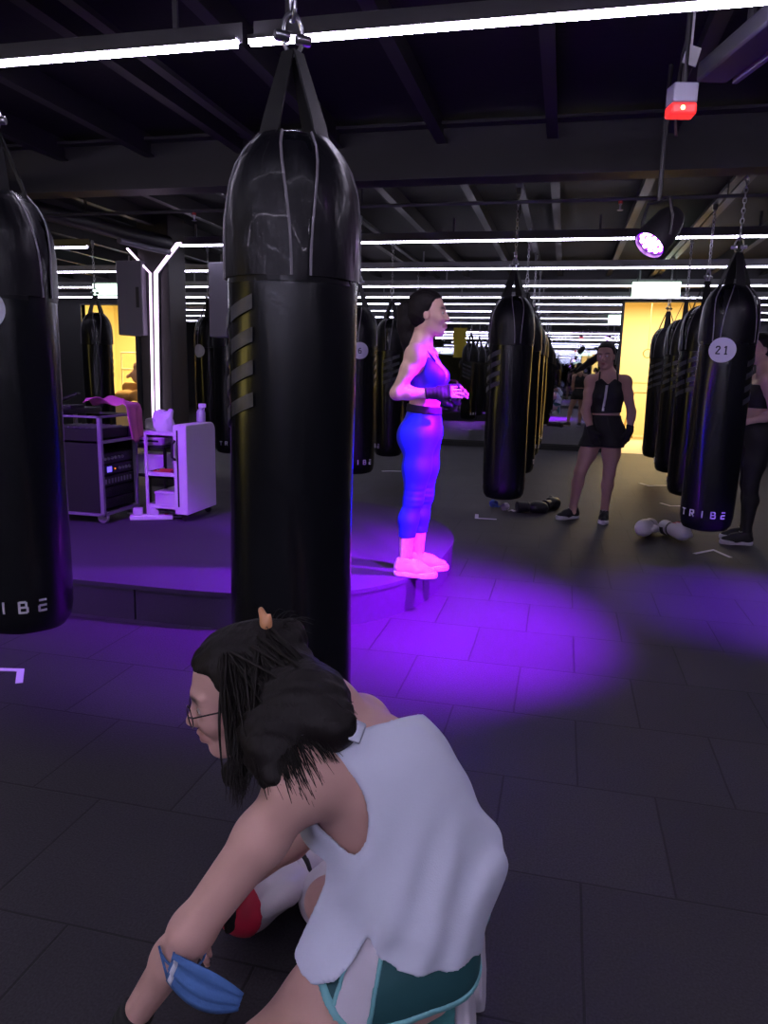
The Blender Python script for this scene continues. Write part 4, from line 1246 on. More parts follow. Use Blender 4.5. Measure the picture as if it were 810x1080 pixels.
# ------------------------------------------------------------------ person in black by the middle row, facing the camera
def black_person():
    org = (.33, 7.25, 0)
    root = empty('person', org, 0, 'person in black zip crop top and black shorts standing facing the camera', 'person')
    J = dict(pel=(.395, 7.27, .870), chest=(.395, 7.275, 1.185), neck=(.385, 7.30, 1.385),
             shR=(.240, 7.27, 1.315), shL=(.542, 7.27, 1.318), elR=(.205, 7.24, 1.045), elL=(.622, 7.28, 1.045), wrR=(.268, 7.14, .865), wrL=(.615, 7.22, .875),
             hipR=(.312, 7.27, .82), hipL=(.478, 7.27, .82), knR=(.198, 7.20, .475), knL=(.462, 7.22, .470), anR=(.158, 7.28, .12), anL=(.452, 7.27, .12))
    hd = np.array((.352, 7.26, 1.548)); R = RF((-.28, -.95, -.06), (-.04, -.02, 1)); s = .98
    tor = torso_prims(J, 1.02, .050, 1.06); fw = (0, 1, 0)
    neck = [cone(hd + R @ np.array((-.03, 0, -.06)), np.array(J['neck']) + np.array((0, -.01, 0)), .050, .058, .04)]
    arms = arm_prims(J, 'R', 1.0, 1.02) + arm_prims(J, 'L', 1.0, 1.02)
    legs = leg_prims(J, 'R', fw, 1.0, 1.05) + leg_prims(J, 'L', fw, 1.0, 1.05) + [cone(J['anR'], np.array(J['anR']) + (0, 0, -.05), .035, .036, .02), cone(J['anL'], np.array(J['anL']) + (0, 0, -.05), .035, .036, .02)]
    dR, nR, dL, nL = (.36, -.20, -.90), (.5, .7, .1), (-.22, -.2, -.95), (-.9, .3, .1)
    hR = hand_prims(J['wrR'], dR, nR, -1, .35, .95); hL = hand_prims(J['wrL'], dL, nL, 1, .35, .95)
    pr = T(hd, R, s, head_prims()) + neck + tor + arms + legs
    skin = (.46, .275, .225)
    F = Field.around(pr + hR + hL, .006).add(pr).add(hR).add(hL)
    F.build('body', M['skin'], root, org, tint=skin_fn(hd, R, s, skin))
    eyes(root, org, hd, R, s, M['eye_white'], M['iris'])
    tail(None, [hd + R @ np.array((-.09, 0, .06)), (.31, 7.36, 1.56), (.23, 7.38, 1.50), (.15, 7.38, 1.44), (.09, 7.37, 1.39)], [.03, .036, .032, .026, .008], .006, .004,
         parent=hair_cap(hd, R, .99, .006, parent=root, origin=org), origin=org)
    F = Field.around(tor, .006, grow=.02).add(tor, .009)
    F.cut(lambda Q: (1.030 + .05 * (Q[..., 0] - .39)) - Q[..., 2])
    ytop = lambda Q: 1.335 - .9 * np.clip(.060 - np.abs(Q[..., 0] - .385), -.10, .03)
    F.cut(lambda Q: (Q[..., 2] - 1.315 - .55 * np.clip(.115 - np.abs(Q[..., 0] - .388), -.10, .05) + .9 * np.clip(.055 - np.abs(Q[..., 0] - .388), 0, .06)) * .8)
    for k, sg in (('shR', -1), ('shL', 1)):
        F.add([('sub', ell(np.array(J[k]) + np.array((sg * .028, 0, -.03)), (.080, .10, .125), None, .012))])
    top = F.build('crop_top', M['blackcloth'], root, org)
    st = MB()
    for sg in (-1, 1):
        pts = [(.388 + sg * .082, 7.165, 1.30), (.388 + sg * .080, 7.19, 1.355), (.388 + sg * .076, 7.255, 1.405), (.388 + sg * .07, 7.33, 1.40), (.388 + sg * .05, 7.375, 1.33)]
        st.tube(pts, .0075, 6)
    st.build('shoulder_straps', M['blackcloth'], top, origin=org)
    # zip down the front, lying on the cloth
    z = MB()
    def zf(u, v, o):
        zz = 1.285 - v * .235; x = .378 - .018 * v
        lo = 7.05
        Q = np.stack([np.full(60, x), np.linspace(7.05, 7.25, 60), np.full(60, zz)], 1).astype(np.float32)
        d = np.min([prim_d(q, Q, .009) for q in tor], 0)
        y = Q[np.argmax(d < .004), 1]
        return (x + (u - .5) * .022, y - .012 - o, zz)
    z.slab(zf, 2, 14, .003); z.build('zip', M['zip'], top, origin=org, angle=180)
    sp = [tor[0], tor[4], tor[6], tor[1]] + legs[:2] + legs[4:6]
    F = Field.around(sp, .006, grow=.05).add(sp, .012)
    for k in ('R', 'L'):
        h, kn = np.array(J['hip' + k]), np.array(J['kn' + k])
        F.add([cone(h + (kn - h) * .1, h + (kn - h) * .36, .098, .112, .03)])
    F.warp(lambda Q: .0035 * np.sin(Q[..., 0] * 60 + Q[..., 2] * 25))
    F.cut(lambda Q: Q[..., 2] - 1.010).cut(lambda Q: .715 - Q[..., 2])
    F.build('shorts', M['blackcloth'], root, org)
    wraps(root, J, [(J['wrR'], dR, hR, arm_prims(J, 'R')[3:]), (J['wrL'], dL, hL, arm_prims(J, 'L')[3:])], M['wrap'], org, h=.006, lo=-.05, hi=.17, g=.007)
    M['black_shoe'] = mat('black knit shoe', (.012, .012, .015), .6); M['white_lace'] = mat('white laces', (.5, .5, .52), .7)
    shoe(root, org, (.215, 7.335, .0), (-.80, -.55, 0), (0, 0, 1), .265, M['black_shoe'], M['sole_w'], M['white_lace'])
    shoe(root, org, (.456, 7.325, .0), (-.10, -.99, 0), (0, 0, 1), .265, M['black_shoe'], M['sole_w'], M['white_lace'])
black_person()

# ------------------------------------------------------------------ person in black leggings behind bag 21, turned to the left
def side_person():
    org = (1.60, 6.72, 0)
    root = empty('person', org, 0, 'person in long black leggings half hidden behind the bag with badge 21', 'person')
    J = dict(pel=(1.585, 6.72, .925), chest=(1.575, 6.72, 1.235), neck=(1.590, 6.72, 1.440),
             shR=(1.590, 6.885, 1.365), shL=(1.590, 6.555, 1.365), elR=(1.60, 6.95, 1.09), elL=(1.640, 6.510, 1.095), wrR=(1.40, 6.9, 1.06), wrL=(1.430, 6.52, 1.030),
             hipR=(1.585, 6.80, .88), hipL=(1.585, 6.64, .88), knR=(1.575, 6.81, .50), knL=(1.560, 6.63, .50), anR=(1.60, 6.81, .12), anL=(1.565, 6.63, .12))
    hd = np.array((1.530, 6.72, 1.610)); R = RF((-.97, -.22, -.05)); s = 1.0
    tor = torso_prims(J, .98, .045, 1.0); fw = (1, 0, 0)
    neck = [cone(hd + R @ np.array((-.03, 0, -.06)), J['neck'], .05, .056, .04)]
    arms = arm_prims(J, 'R') + arm_prims(J, 'L')
    legs = leg_prims(J, 'R', fw) + leg_prims(J, 'L', fw) + [cone(J['anR'], np.array(J['anR']) + (0, 0, -.05), .034, .036, .02), cone(J['anL'], np.array(J['anL']) + (0, 0, -.05), .034, .036, .02)]
    d, n = (-.95, .1, -.2), (0, .6, -.5)
    hR = hand_prims(J['wrR'], d, (0, -.6, -.5), -1, .5); hL = hand_prims(J['wrL'], d, n, 1, .5)
    pr = T(hd, R, s, head_prims()) + neck + tor + arms + legs
    F = Field.around(pr + hR + hL, .0065).add(pr).add(hR).add(hL)
    F.build('body', M['skin'], root, org, tint=skin_fn(hd, R, s, (.56, .36, .31)))
    eyes(root, org, hd, R, s, M['eye_white'], M['iris'])
    tail(None, [hd + R @ np.array(p) for p in ((-.09, 0, .05), (-.12, 0, .02), (-.125, 0, -.05), (-.12, 0, -.12))], [.035, .045, .04, .012], .0065, .004,
         parent=hair_cap(hd, R, 1.0, .0065, parent=root, origin=org), origin=org)
    F = Field.around(tor, .0065, grow=.02).add(tor, .009)
    F.cut(lambda Q: 1.14 - Q[..., 2]).cut(lambda Q: Q[..., 2] - 1.33)
    for k, sg in (('shR', 1), ('shL', -1)):
        F.add([('sub', ell(np.array(J[k]) + np.array((0, sg * .03, -.02)), (.07, .075, .11), None, .01))])
    F.build('sports_top', M['blackcloth'], root, org)
    lg = [tor[0], tor[4], tor[6], tor[1]] + legs
    F = Field.around(lg, .0065, grow=.02).add(lg, .007)
    F.cut(lambda Q: Q[..., 2] - 1.03).cut(lambda Q: .105 - Q[..., 2])
    F.build('leggings', M['blackcloth'], root, org)
    shoe(root, org, (1.625, 6.625, 0), (-.985, -.05, 0), (0, 0, 1), .27, M['black_shoe'], M['sole_w'], M['white_lace'])
    shoe(root, org, (1.665, 6.82, 0), (-.97, .1, 0), (0, 0, 1), .27, M['black_shoe'], M['sole_w'], M['white_lace'])
side_person()
# ------------------------------------------------------------------ platform with a rounded end
def platform():
    t = empty('stage_platform', (-2.25, 4.95, 0), 0, 'low black platform with a rounded end under the purple-lit person', 'platform')
    e = 3.0
    def edge(g=0.0):
        pts = [(-3.1, -1.5 - g)]
        for k in range(0, 49):
            a = -PI / 2 + PI * k / 48
            ca, sa = math.cos(a), math.sin(a)
            ee = e if sa < 0 else 2.0
            pts.append(((1.56 + g) * abs(ca) ** (2 / ee), (1.5 + g) * math.copysign(abs(sa) ** (2 / ee), sa)))
        pts.append((-3.1, 1.5 + g))
        return pts
    top = MB(); top.prism(edge(.006), .175, .20); top.build('platform_top', M['platform'], t, angle=30)
    E_ = edge(); L = [0]
    for a, b in zip(E_, E_[1:]): L.append(L[-1] + math.hypot(b[0] - a[0], b[1] - a[1]))
    def at(s):
        for i in range(len(L) - 1):
            if s <= L[i + 1] + 1e-9:
                f = (s - L[i]) / max(1e-9, L[i + 1] - L[i]); return (E_[i][0] + (E_[i + 1][0] - E_[i][0]) * f, E_[i][1] + (E_[i + 1][1] - E_[i][1]) * f)
        return E_[-1]
    s = .0; k = 0
    ends = [0, .55, 1.05, 1.55, 2.35, 3.15, 4.3, 5.6, 6.9, 8.2, L[-1]]
    for a, b in zip(ends, ends[1:]):
        b = min(b, L[-1])
        if b - a < .05: continue
        m = MB()
        n = max(2, int((b - a) / .06))
        P = [at(a + .006 + (b - a - .012) * i / n) for i in range(n + 1)]
        vs = []; fs = []
        for i, p in enumerate(P):
            q = P[min(i + 1, n)]; r = P[max(i - 1, 0)]
            dx, dy = q[0] - r[0], q[1] - r[1]; l = math.hypot(dx, dy); nx, ny = dy / l, -dx / l
            for (o, z) in ((0, 0), (0, .174), (-.02, .174), (-.02, 0)): vs.append((p[0] + nx * o, p[1] + ny * o, z))
        for i in range(n):
            for j in range(4): fs.append([i * 4 + j, (i + 1) * 4 + j, (i + 1) * 4 + (j + 1) % 4, i * 4 + (j + 1) % 4])
        fs.append([0, 1, 2, 3]); fs.append([n * 4 + 3, n * 4 + 2, n * 4 + 1, n * 4])
        m.add(vs, fs); m.build('riser_panel', M['platform'], t, angle=30)
platform()

# ------------------------------------------------------------------ white corner marks taped on the floor
def mark(pts, label, wd=.028, x=0, y=0):
    """an angled strip of tape through pts (x, y)"""
    P = [np.array(p, float) for p in pts]
    c = P[1]
    left, right = [], []
    for i in range(3):
        d = unit((P[min(i + 1, 2)] - P[max(i - 1, 0)])); n = np.array((-d[1], d[0]))
        if i == 1:
            d1 = unit(P[1] - P[0]); d2 = unit(P[2] - P[1]); n = unit(np.array((-d1[1], d1[0])) + np.array((-d2[1], d2[0])))
            k = 1 / max(.5, n.dot(np.array((-d1[1], d1[0]))))
            n = n * k
        left.append(P[i] + n * wd / 2 - c); right.append(P[i] - n * wd / 2 - c)
    m = MB()
    vs = [(*p, .0005) for p in left + right] + [(*p, .003) for p in left + right]
    fs = []
    for i in range(2):
        a, b, c2, d2 = i, i + 1, 3 + i + 1, 3 + i
        fs += [[a, b, c2, d2], [6 + d2, 6 + c2, 6 + b, 6 + a]]
        fs += [[a, 6 + a, 6 + b, b], [c2, 6 + c2, 6 + d2, d2]]
    fs += [[0, 3, 9, 6], [2, 8, 11, 5]]
    m.add(vs, fs)
    o = m.build('floor_mark', M['tape'], None, smooth=False)
    o.location = (c[0], c[1], 0)
    tag(o, label, 'floor mark', 'white corner marks on the floor')
mark([(-2.55, 2.64), (-2.315, 2.695), (-2.225, 2.575)], 'white corner mark on the floor at the left edge of the photo', .030)
mark([(-.755, 7.17), (-.735, 6.975), (-.545, 6.985)], 'white corner mark on the floor below the front bag of the middle row', .035)
mark([(1.04, 10.08), (1.135, 9.87), (1.36, 10.0)], 'white corner mark on the floor under the third right-hand bag', .04)
mark([(1.09, 6.13), (1.265, 6.32), (1.35, 6.09)], 'white corner mark on the floor in front of the bag with badge 21', .03)
mark([(-2.37, 9.85), (-2.27, 9.92), (-2.12, 9.95)], 'white corner mark on the floor under the bag behind the purple-lit person', .05)
mark([(1.12, 8.55), (1.20, 8.40), (1.36, 8.45)], 'white corner mark on the floor between the second and third right-hand bags', .03)

# ------------------------------------------------------------------ boxing gloves
M['glove_white'] = mat('white glove leather', (.62, .58, .64), .4, bump=(25, .15)); M['glove_red'] = mat('red glove patch', (.55, .02, .06), .4); M['glove_black'] = mat('black glove leather', (.010, .010, .012), .4)
def glove(loc, R, label, palm='glove_black', body='glove_white', patch=True, group='white boxing gloves', sc=1.0):
    """local: x towards the knuckles, y towards the thumb, z back of the hand"""
    fist = [ell((.075, 0, .0), (.078, .058, .052), None, .02), ell((.118, 0, -.012), (.052, .056, .050), None, .03), ell((.035, 0, -.004), (.06, .05, .045), None, .03)]
    thumb = [cone((.02, .045, -.01), (.075, .066, -.012), .026, .024, .015), cone((.075, .066, -.012), (.118, .056, -.018), .024, .019, .02)]
    cuff = [cone((-.115, 0, 0), (-.015, 0, 0), .052, .043, .015)]
    t = empty('boxing_glove', loc, 0, label, 'boxing glove', group)
    t.rotation_euler = R
    h = .005
    F = Field.around(fist + thumb, h).add(fist, kk=.025).add([('sub', cone((-.01, .052, .0), (.12, .045, -.005), .006, .006, .012))]).add(thumb, kk=.006)
    fo = F.build('fist', M[body], t, (0, 0, 0))
    F = Field.around(cuff, h).add(cuff).cut(lambda P: -.118 - P[..., 0]).cut(lambda P: P[..., 0] - .002)
    cf = F.build('cuff', M[body], t, (0, 0, 0))
    F = Field.around(cuff, h, grow=.01).add(cuff, .004).cut(lambda P: np.abs(P[..., 0] + .018) - .006)
    F.build('cuff_band', M[palm], cf, (0, 0, 0))
    F = Field.around(cuff, h, grow=.01).add(cuff, .003).cut(lambda P: np.abs(P[..., 0] + .075) - .022).cut(lambda P: P[..., 2] - .0)
    F.build('strap', M[palm], cf, (0, 0, 0))
    if patch:
        if patch == 'end':
            F = Field.around(fist, .004, grow=.01).add(fist, .003).cut(lambda P: .132 - P[..., 0])
        else:
            F = Field.around(fist, .004, grow=.01).add(fist, .0025).cut(lambda P: np.abs(P[..., 0] - .06) - .028).cut(lambda P: .025 - P[..., 2])
            F.cut(lambda P: .0075 - np.abs(np.mod(P[..., 1] + .012, .026) - .013)).cut(lambda P: np.abs(P[..., 1]) - .036)
        F.build('red_patch', M['glove_red'], fo, (0, 0, 0))
    t.scale = (sc, sc, sc)
    return t
glove((-.618, 1.625, .075), (.5, -.15, -PI / 2 - .40), 'white boxing glove with a red end, under the crouching person\'s arm', patch='end', sc=1.3)
glove((-.440, 1.700, .075), (-.4, -.1, -PI / 2 - .30), 'white boxing glove with black cuff band, nearer the crouching person\'s shirt hem', patch=False, sc=1.3)
glove((.785, 6.71, .085), (.1, -.12, -PI / 2 - .30), 'left one of two white boxing gloves on the floor beside bag 21', patch=False, sc=1.3)
glove((.995, 6.66, .085), (-.15, -.10, -PI / 2 + .35), 'white boxing glove with three red bars on the floor beside bag 21', patch='bars', sc=1.3)
glove((-.26, 7.46, .056), (.2, 0, .35), 'black boxing glove on the floor under the front bag of the middle row', 'glove_black', 'glove_black', False, 'black gloves on the floor', 1.15)
glove((-.06, 7.72, .056), (1.0, 0, 1.1), 'black boxing glove behind another, under the front bag of the middle row', 'glove_black', 'glove_black', False, 'black gloves on the floor', 1.05)
# rolled hand wraps lying by the black gloves
def roll(loc, label, m, a, b):
    t = MB(); N = 60
    sp = [(math.cos(k * .5) * (.006 + k * .0006), math.sin(k * .5) * (.006 + k * .0006)) for k in range(N)]
    t.slab(lambda u, v, o: ((sp[min(N - 1, int(u * (N - 1)))][0]) * (1 + o), (v - .5) * .05, .044 + sp[min(N - 1, int(u * (N - 1)))][1] * (1 + o)), N, 2, .02)
    t.slab(lambda u, v, o: (.04 + .12 * u, (v - .5) * .05 + .03 * u * u, .004 + .012 * abs(math.sin(u * 7)) + o), 12, 2, .003)
    o = t.build('rolled_hand_wrap', m, None); o.location = loc; o.rotation_euler = (a, 0, b)
    return tag(o, label, 'hand wrap')
M['wrap_blue'] = mat('blue cotton wrap', (.08, .16, .42), .85); M['wrap_white'] = mat('white cotton wrap', (.55, .53, .58), .85)
roll((-.63, 7.60, 0.0), 'blue rolled hand wrap on the floor under the front bag of the middle row', M['wrap_blue'], 0, .6)
roll((-.50, 7.46, 0.0), 'white rolled hand wrap on the floor beside the black gloves', M['wrap_white'], 0, -.3)

# ------------------------------------------------------------------ equipment rack
M['rackmetal'] = mat('rack metal', (.22, .20, .26), .45, .3); M['rackdark'] = mat('black equipment casing', (.008, .008, .010), .5)
M['screen'] = mat('blue display', (.02, .02, .1), .3, emis=(.16, .10, 1.0), estr=2.2); M['amber'] = mat('amber indicator', (.3, .1, .02), .4, emis=(1, .25, .02), estr=2)
M['knob'] = mat('grey knob', (.18, .17, .20), .4)
def rack():
    t = empty('equipment_rack', (-3.50, 4.98, .2), 0, 'black wheeled equipment rack with a small blue screen on the platform', 'equipment rack')
    # open side faces +x; x -.28..+.25, y -.23..+.23, z .09..0.80
    c = MB(); c.bb((-.28, -.21, .09), (-.26, .21, .70)); c.bb((-.28, -.22, .09), (.22, -.205, .70)); c.bb((-.28, .205, .09), (.22, .22, .70)); c.bb((-.28, -.22, .075), (.22, .22, .09)); c.bb((-.28, -.22, .60), (.24, .22, .615))
    c.build('casing', M['rackdark'], t, smooth=False)
    f = MB()
    for y in (-.225, .225):
        f.bb((.225, y - .014, .06), (.255, y + .014, .80))
    f.bb((.225, -.225, .785), (.255, .225, .80)); f.bb((.225, -.225, .06), (.255, .225, .085)); f.bb((.225, -.225, .60), (.262, .225, .622))
    f.bb((-.29, -.239, .785), (.255, -.215, .80)); f.bb((-.29, .215, .785), (.255, .239, .80)); f.bb((-.29, -.239, .06), (.255, -.215, .08))
    f.bb((-.295, -.239, .06), (-.27, -.211, .80)); f.bb((-.295, .211, .06), (-.27, .239, .80))
    f.build('frame', M['rackmetal'], t, smooth=False, bevel=.003)
    MB().bb((-.24, -.19, .625), (.20, .19, .70)).build('mixer', M['rackdark'], t, bevel=.006)
    MB().bb((-.30, -.24, .80), (-.05, .24, .84)).build('top_tray', M['rackdark'], t, bevel=.006)
    zz = .10
    for i, hh in enumerate((.085, .085, .085, .085, .085)):
        b = MB(); b.bb((-.2, -.20, zz), (.215, .20, zz + hh - .006)).bb((.215, -.205, zz + .004), (.222, .205, zz + hh - .010))
        u = b.build('rack_unit', M['rackdark'], t, bevel=.003)
        if i == 3:
            MB().bb((.222, -.13, zz + .022), (.226, -.075, zz + .062)).build('display', M['screen'], u, smooth=False)
            MB().bb((.222, -.035, zz + .035), (.226, -.025, zz + .045)).build('indicator', M['amber'], u, smooth=False)
        if i in (3, 4):
            for k in range(6 if i == 4 else 4):
                MB().lathe([(.011, 0), (.011, .012), (.008, .015)], 10, (.222, (-.16 if i == 4 else .02) + k * .045, zz + .04), Ry(PI / 2)).build('knob', M['knob'], u)
        if i < 3:
            v = MB()
            for k in range(9): v.bb((.222, -.16 + k * .04, zz + .02), (.2245, -.14 + k * .04, zz + .056))
            v.build('vent_grille', M['rackmetal'] if i == 2 else M['rackdark'], u, smooth=False)
        zz += hh
    sl = MB()
    for k in range(8): sl.bb((-.18 + k * .05, -.15, .70), (-.17 + k * .05, .15, .712))
    sl.build('mixer_sliders', M['knob'], t, smooth=False)
    for x in (-.24, .215):
        for y in (-.19, .19):
            w_ = MB().lathe([(.012, -.016), (.040, -.016), (.046, -.008), (.046, .008), (.040, .016), (.012, .016)], 20, (x, y, .046), Rx(PI / 2)).build('caster', M['knob'], t)
            MB().bb((x - .02, y - .022, .05), (x + .02, y - .018, .09)).bb((x - .02, y + .018, .05), (x + .02, y + .022, .09)).bb((x - .02, y - .022, .085), (x + .02, y + .022, .092)).build('caster_fork', M['rackmetal'], w_, smooth=False)
rack()
# cloth draped over the rack top
M['pinkcloth'] = mat('pink cloth', (.52, .13, .30), .9, bump=(60, .2))
def cloth():
    mb = MB()
    def fn(u, v, o):
        L = v * .62                          # runs along the top then hangs over the open side
        x0 = -.30
        if L < .30: x = x0 + L; z = .045 + .035 * math.sin(u * 9 + L * 20) * (.5 + .5 * math.sin(u * 5)) + .03 * math.exp(-((L - .12) / .08) ** 2)
        elif L < .36:
            a = (L - .30) / .06 * PI / 2; x = x0 + .30 + .038 * math.sin(a); z = .045 + .0 - .038 * (1 - math.cos(a))
        else: x = x0 + .338 + .01 * math.sin(u * 14); z = .007 - (L - .36) * (1 - .25 * abs(u - .4))
        y = (u - .5) * (.30 - .12 * v) + .02 * math.sin(L * 12)
        return (x, y, z + o)
    mb.slab(fn, 24, 34, .004)
    o = mb.build('draped_cloth', M['pinkcloth'], None, angle=180); o.location = (-3.22, 5.10, 1.035); o.rotation_euler = (0, 0, .1)
    tag(o, 'pink cloth thrown over the top of the black equipment rack', 'cloth')
cloth()
# black laptop-like controller on the rack
t = tag(MB().box((0, 0, .06), (.30, .05, .02), Ry(-.35)).box((0, 0, .012), (.26, .16, .024)).build('controller', M['rackdark'], None, bevel=.004), 'black tilted controller on top of the equipment rack', 'controller')
t.location = (-3.68, 4.92, 1.04)
# tall black speaker cabinet on the left of the rack
def speaker():
    t = empty('floor_speaker', (-4.05, 4.90, .2), -.25, 'tall black floor speaker at the left end of the equipment rack', 'speaker')
    MB().bb((-.20, -.22, 0), (.20, .22, .72)).build('cabinet', M['rackdark'], t, bevel=.02)
    MB().bb((-.18, -.228, .03), (.18, -.2205, .69)).build('grille', M['rubber'], t, bevel=.004)
    MB().lathe([(.02, .222), (.125, .226), (.135, .232), (.135, .236), (.02, .236)], 24, (0, 0, .24), Rx(PI / 2)).build('woofer_ring', M['rackdark'], t)
    MB().lathe([(.01, .222), (.05, .226), (.055, .234), (.01, .234)], 20, (0, 0, .54), Rx(PI / 2)).build('tweeter_ring', M['rackdark'], t)
speaker()

# ------------------------------------------------------------------ white utility trolley and what is on it
M['whiteplastic'] = mat('white plastic', (.55, .52, .58), .4); M['offwhite'] = mat('white box board', (.55, .53, .60), .6)
M['clearplastic'] = mat('cloudy plastic', (.55, .55, .65), .25, trans=.55); M['redplastic'] = mat('red plastic', (.40, .03, .02), .5)
def trolley():
    t = empty('utility_trolley', (-2.86, 5.26, .2), 0, 'white utility trolley with a rounded end panel behind the big bag', 'trolley')
    pn = MB(); r = .07
    prof = [(-.26, .06), (.22, .06)] + [(.22 - r + r * math.sin(a), .74 - r + r * math.cos(a)) for a in np.linspace(PI / 2, 0, 8)] + [(-.26 + .02 - .02 * math.sin(a), .74 - .02 + .02 * math.cos(a)) for a in np.linspace(0, PI / 2, 4)]
    n = len(prof)
    pn.add([(.045, y, z) for y, z in prof] + [(.155, y, z) for y, z in prof], [list(range(n))[::-1], list(range(n, 2 * n))] + [[i, (i + 1) % n, n + (i + 1) % n, n + i] for i in range(n)])
    p = pn.build('end_panel', M['whiteplastic'], t, bevel=.008)
    MB().bb((.075, -.263, .12), (.088, -.2602, .70)).build('slot', M['rackdark'], p, smooth=False)
    MB().tube([(.06, -.262, .62), (.06, -.30, .60), (.06, -.30, .50), (.06, -.262, .48)], .010, 8).build('handle', M['rackdark'], p)
    for z, nm in ((.08, 'shelf'), (.33, 'shelf'), (.64, 'shelf')):
        s = MB(); s.bb((-.20, -.24, z), (.045, .22, z + .015)); s.bb((-.20, -.24, z), (-.19, .22, z + .045)); s.bb((-.20, -.24, z), (.045, -.23, z + .045))
        s.build(nm, M['whiteplastic'], t, smooth=False)
    for (x, y) in ((-.195, -.235), (-.195, .215)):
        MB().tube([(x, y, .0), (x, y, .68)], .013, 8).build('post', M['whiteplastic'], t)
    for (x, y) in ((.10, -.2), (.10, .18)):
        MB().lathe([(.01, -.012), (.026, -.012), (.029, 0), (.026, .012), (.01, .012)], 16, (x, y, .029), Rx(PI / 2)).bb((x - .012, y - .004, .03), (x + .012, y + .004, .062)).build('caster', M['rackdark'], t)
    MB().bb((-.10, .05, .66), (.02, .18, .70)).build('bin', M['whiteplastic'], t, bevel=.006)
trolley()
def small(name, mb_or_f, m, loc, rz, label, cat, **kw):
    o = mb_or_f.build(name, m, None, **kw); o.location = loc; o.rotation_euler = (0, 0, rz); return tag(o, label, cat)
M['baggy'] = mat('crumpled white bag', (.60, .58, .64), .6)
F = Field((-.12, -.11, -.01), (.12, .11, .24), .006).add([ell((0, 0, .07), (.085, .07, .075), None, .03), ell((-.02, .01, .13), (.065, .06, .06), None, .03), cone((.03, 0, .12), (.06, 0, .18), .045, .02, .03)])
F.warp(lambda P: .010 * snoise(P, 42.0) + .007 * np.abs(snoise(P, 95.0))).cut(lambda P: .003 - P[..., 2])
o = F.build('crumpled_bag', M['baggy'], None, (0, 0, 0), angle=40); o.location = (-2.95, 5.12, .855)
tag(o, 'crumpled white bag on the top shelf of the white trolley', 'bag')
def spray():
    t = empty('spray_bottle', (-2.755, 5.34, .94), .5, 'clear spray bottle on top of the white trolley panel', 'spray bottle')
    MB().lathe([(.01, 0), (.033, .002), (.035, .01), (.035, .07), (.028, .095), (.014, .105), (.014, .115)], 18).build('bottle', M['clearplastic'], t)
    MB().bb((-.018, -.012, .115), (.04, .012, .145)).lathe([(.016, .105), (.016, .122)], 14).build('spray_head', M['whiteplastic'], t, bevel=.004)
    MB().bb((.02, -.005, .085), (.028, .005, .118)).build('trigger', M['whiteplastic'], t, bevel=.002)
spray()
# stool with printer-like boxes between rack and trolley
def stand():
    t = empty('side_stand', (-3.20, 5.42, .2), 0, 'low dark stand with white boxes between the rack and the trolley', 'stand')
    MB().bb((-.16, -.14, .29), (.16, .14, .31)).build('board', M['rackdark'], t, smooth=False)
    MB().bb((-.16, -.14, .52), (.16, .14, .535)).build('board', M['rackdark'], t, smooth=False)
    for x in (-.15, .15):
        for y in (-.13, .13): MB().bb((x - .01, y - .01, 0), (x + .01, y + .01, .525)).build('leg', M['rackdark'], t, smooth=False)
stand()
def printer():
    t = empty('label_printer', (-3.20, 5.42, .735), 0, 'white rounded machine on the upper board of the dark stand', 'machine')
    MB().bb((-.13, -.12, .0), (.13, .12, .12)).build('body', M['whiteplastic'], t, bevel=.03)
    MB().bb((-.12, .02, .11), (.12, .10, .21)).build('back_cover', M['whiteplastic'], t, bevel=.025)
    MB().bb((-.09, -.123, .035), (.09, -.1205, .05)).build('slot', M['rackdark'], t, smooth=False)
printer()
small('cardboard_box', MB().bb((-.13, -.11, 0.001), (.13, .11, .155)).bb((-.132, -.112, .13), (.132, .112, .157)), M['offwhite'], (-3.20, 5.42, .51), .05, 'white lidded box on the lower board of the dark stand', 'box', bevel=.004)
small('red_tray', MB().bb((-.07, -.06, 0), (.07, .06, .012)).bb((-.07, -.06, 0), (-.064, .06, .03)).bb((.064, -.06, 0), (.07, .06, .03)).bb((-.07, -.06, 0), (.07, -.054, .03)).bb((-.07, .054, 0), (.07, .06, .03)), M['redplastic'], (-2.985, 5.16, .545), .2, 'small red tray on the middle shelf of the white trolley', 'tray')
for i, (x, y, lab) in enumerate(((-2.88, 5.2, 'cloudy plastic tub on the middle shelf of the white trolley'), (-2.90, 5.35, 'cloudy plastic tub at the back of the middle shelf of the white trolley'))):
    small('plastic_tub', MB().lathe([(.02, 0), (.042, .002), (.048, .09), (.052, .094), (.052, .104), (.02, .106)], 20), M['clearplastic'], (x, y, .545), 0, lab, 'tub')
small('storage_box', MB().bb((-.10, -.15, 0), (.09, .15, .11)).bb((-.104, -.154, .095), (.094, .154, .115)), M['whiteplastic'], (-2.94, 5.25, .295), 0, 'white storage box on the bottom shelf of the white trolley', 'box', bevel=.006)
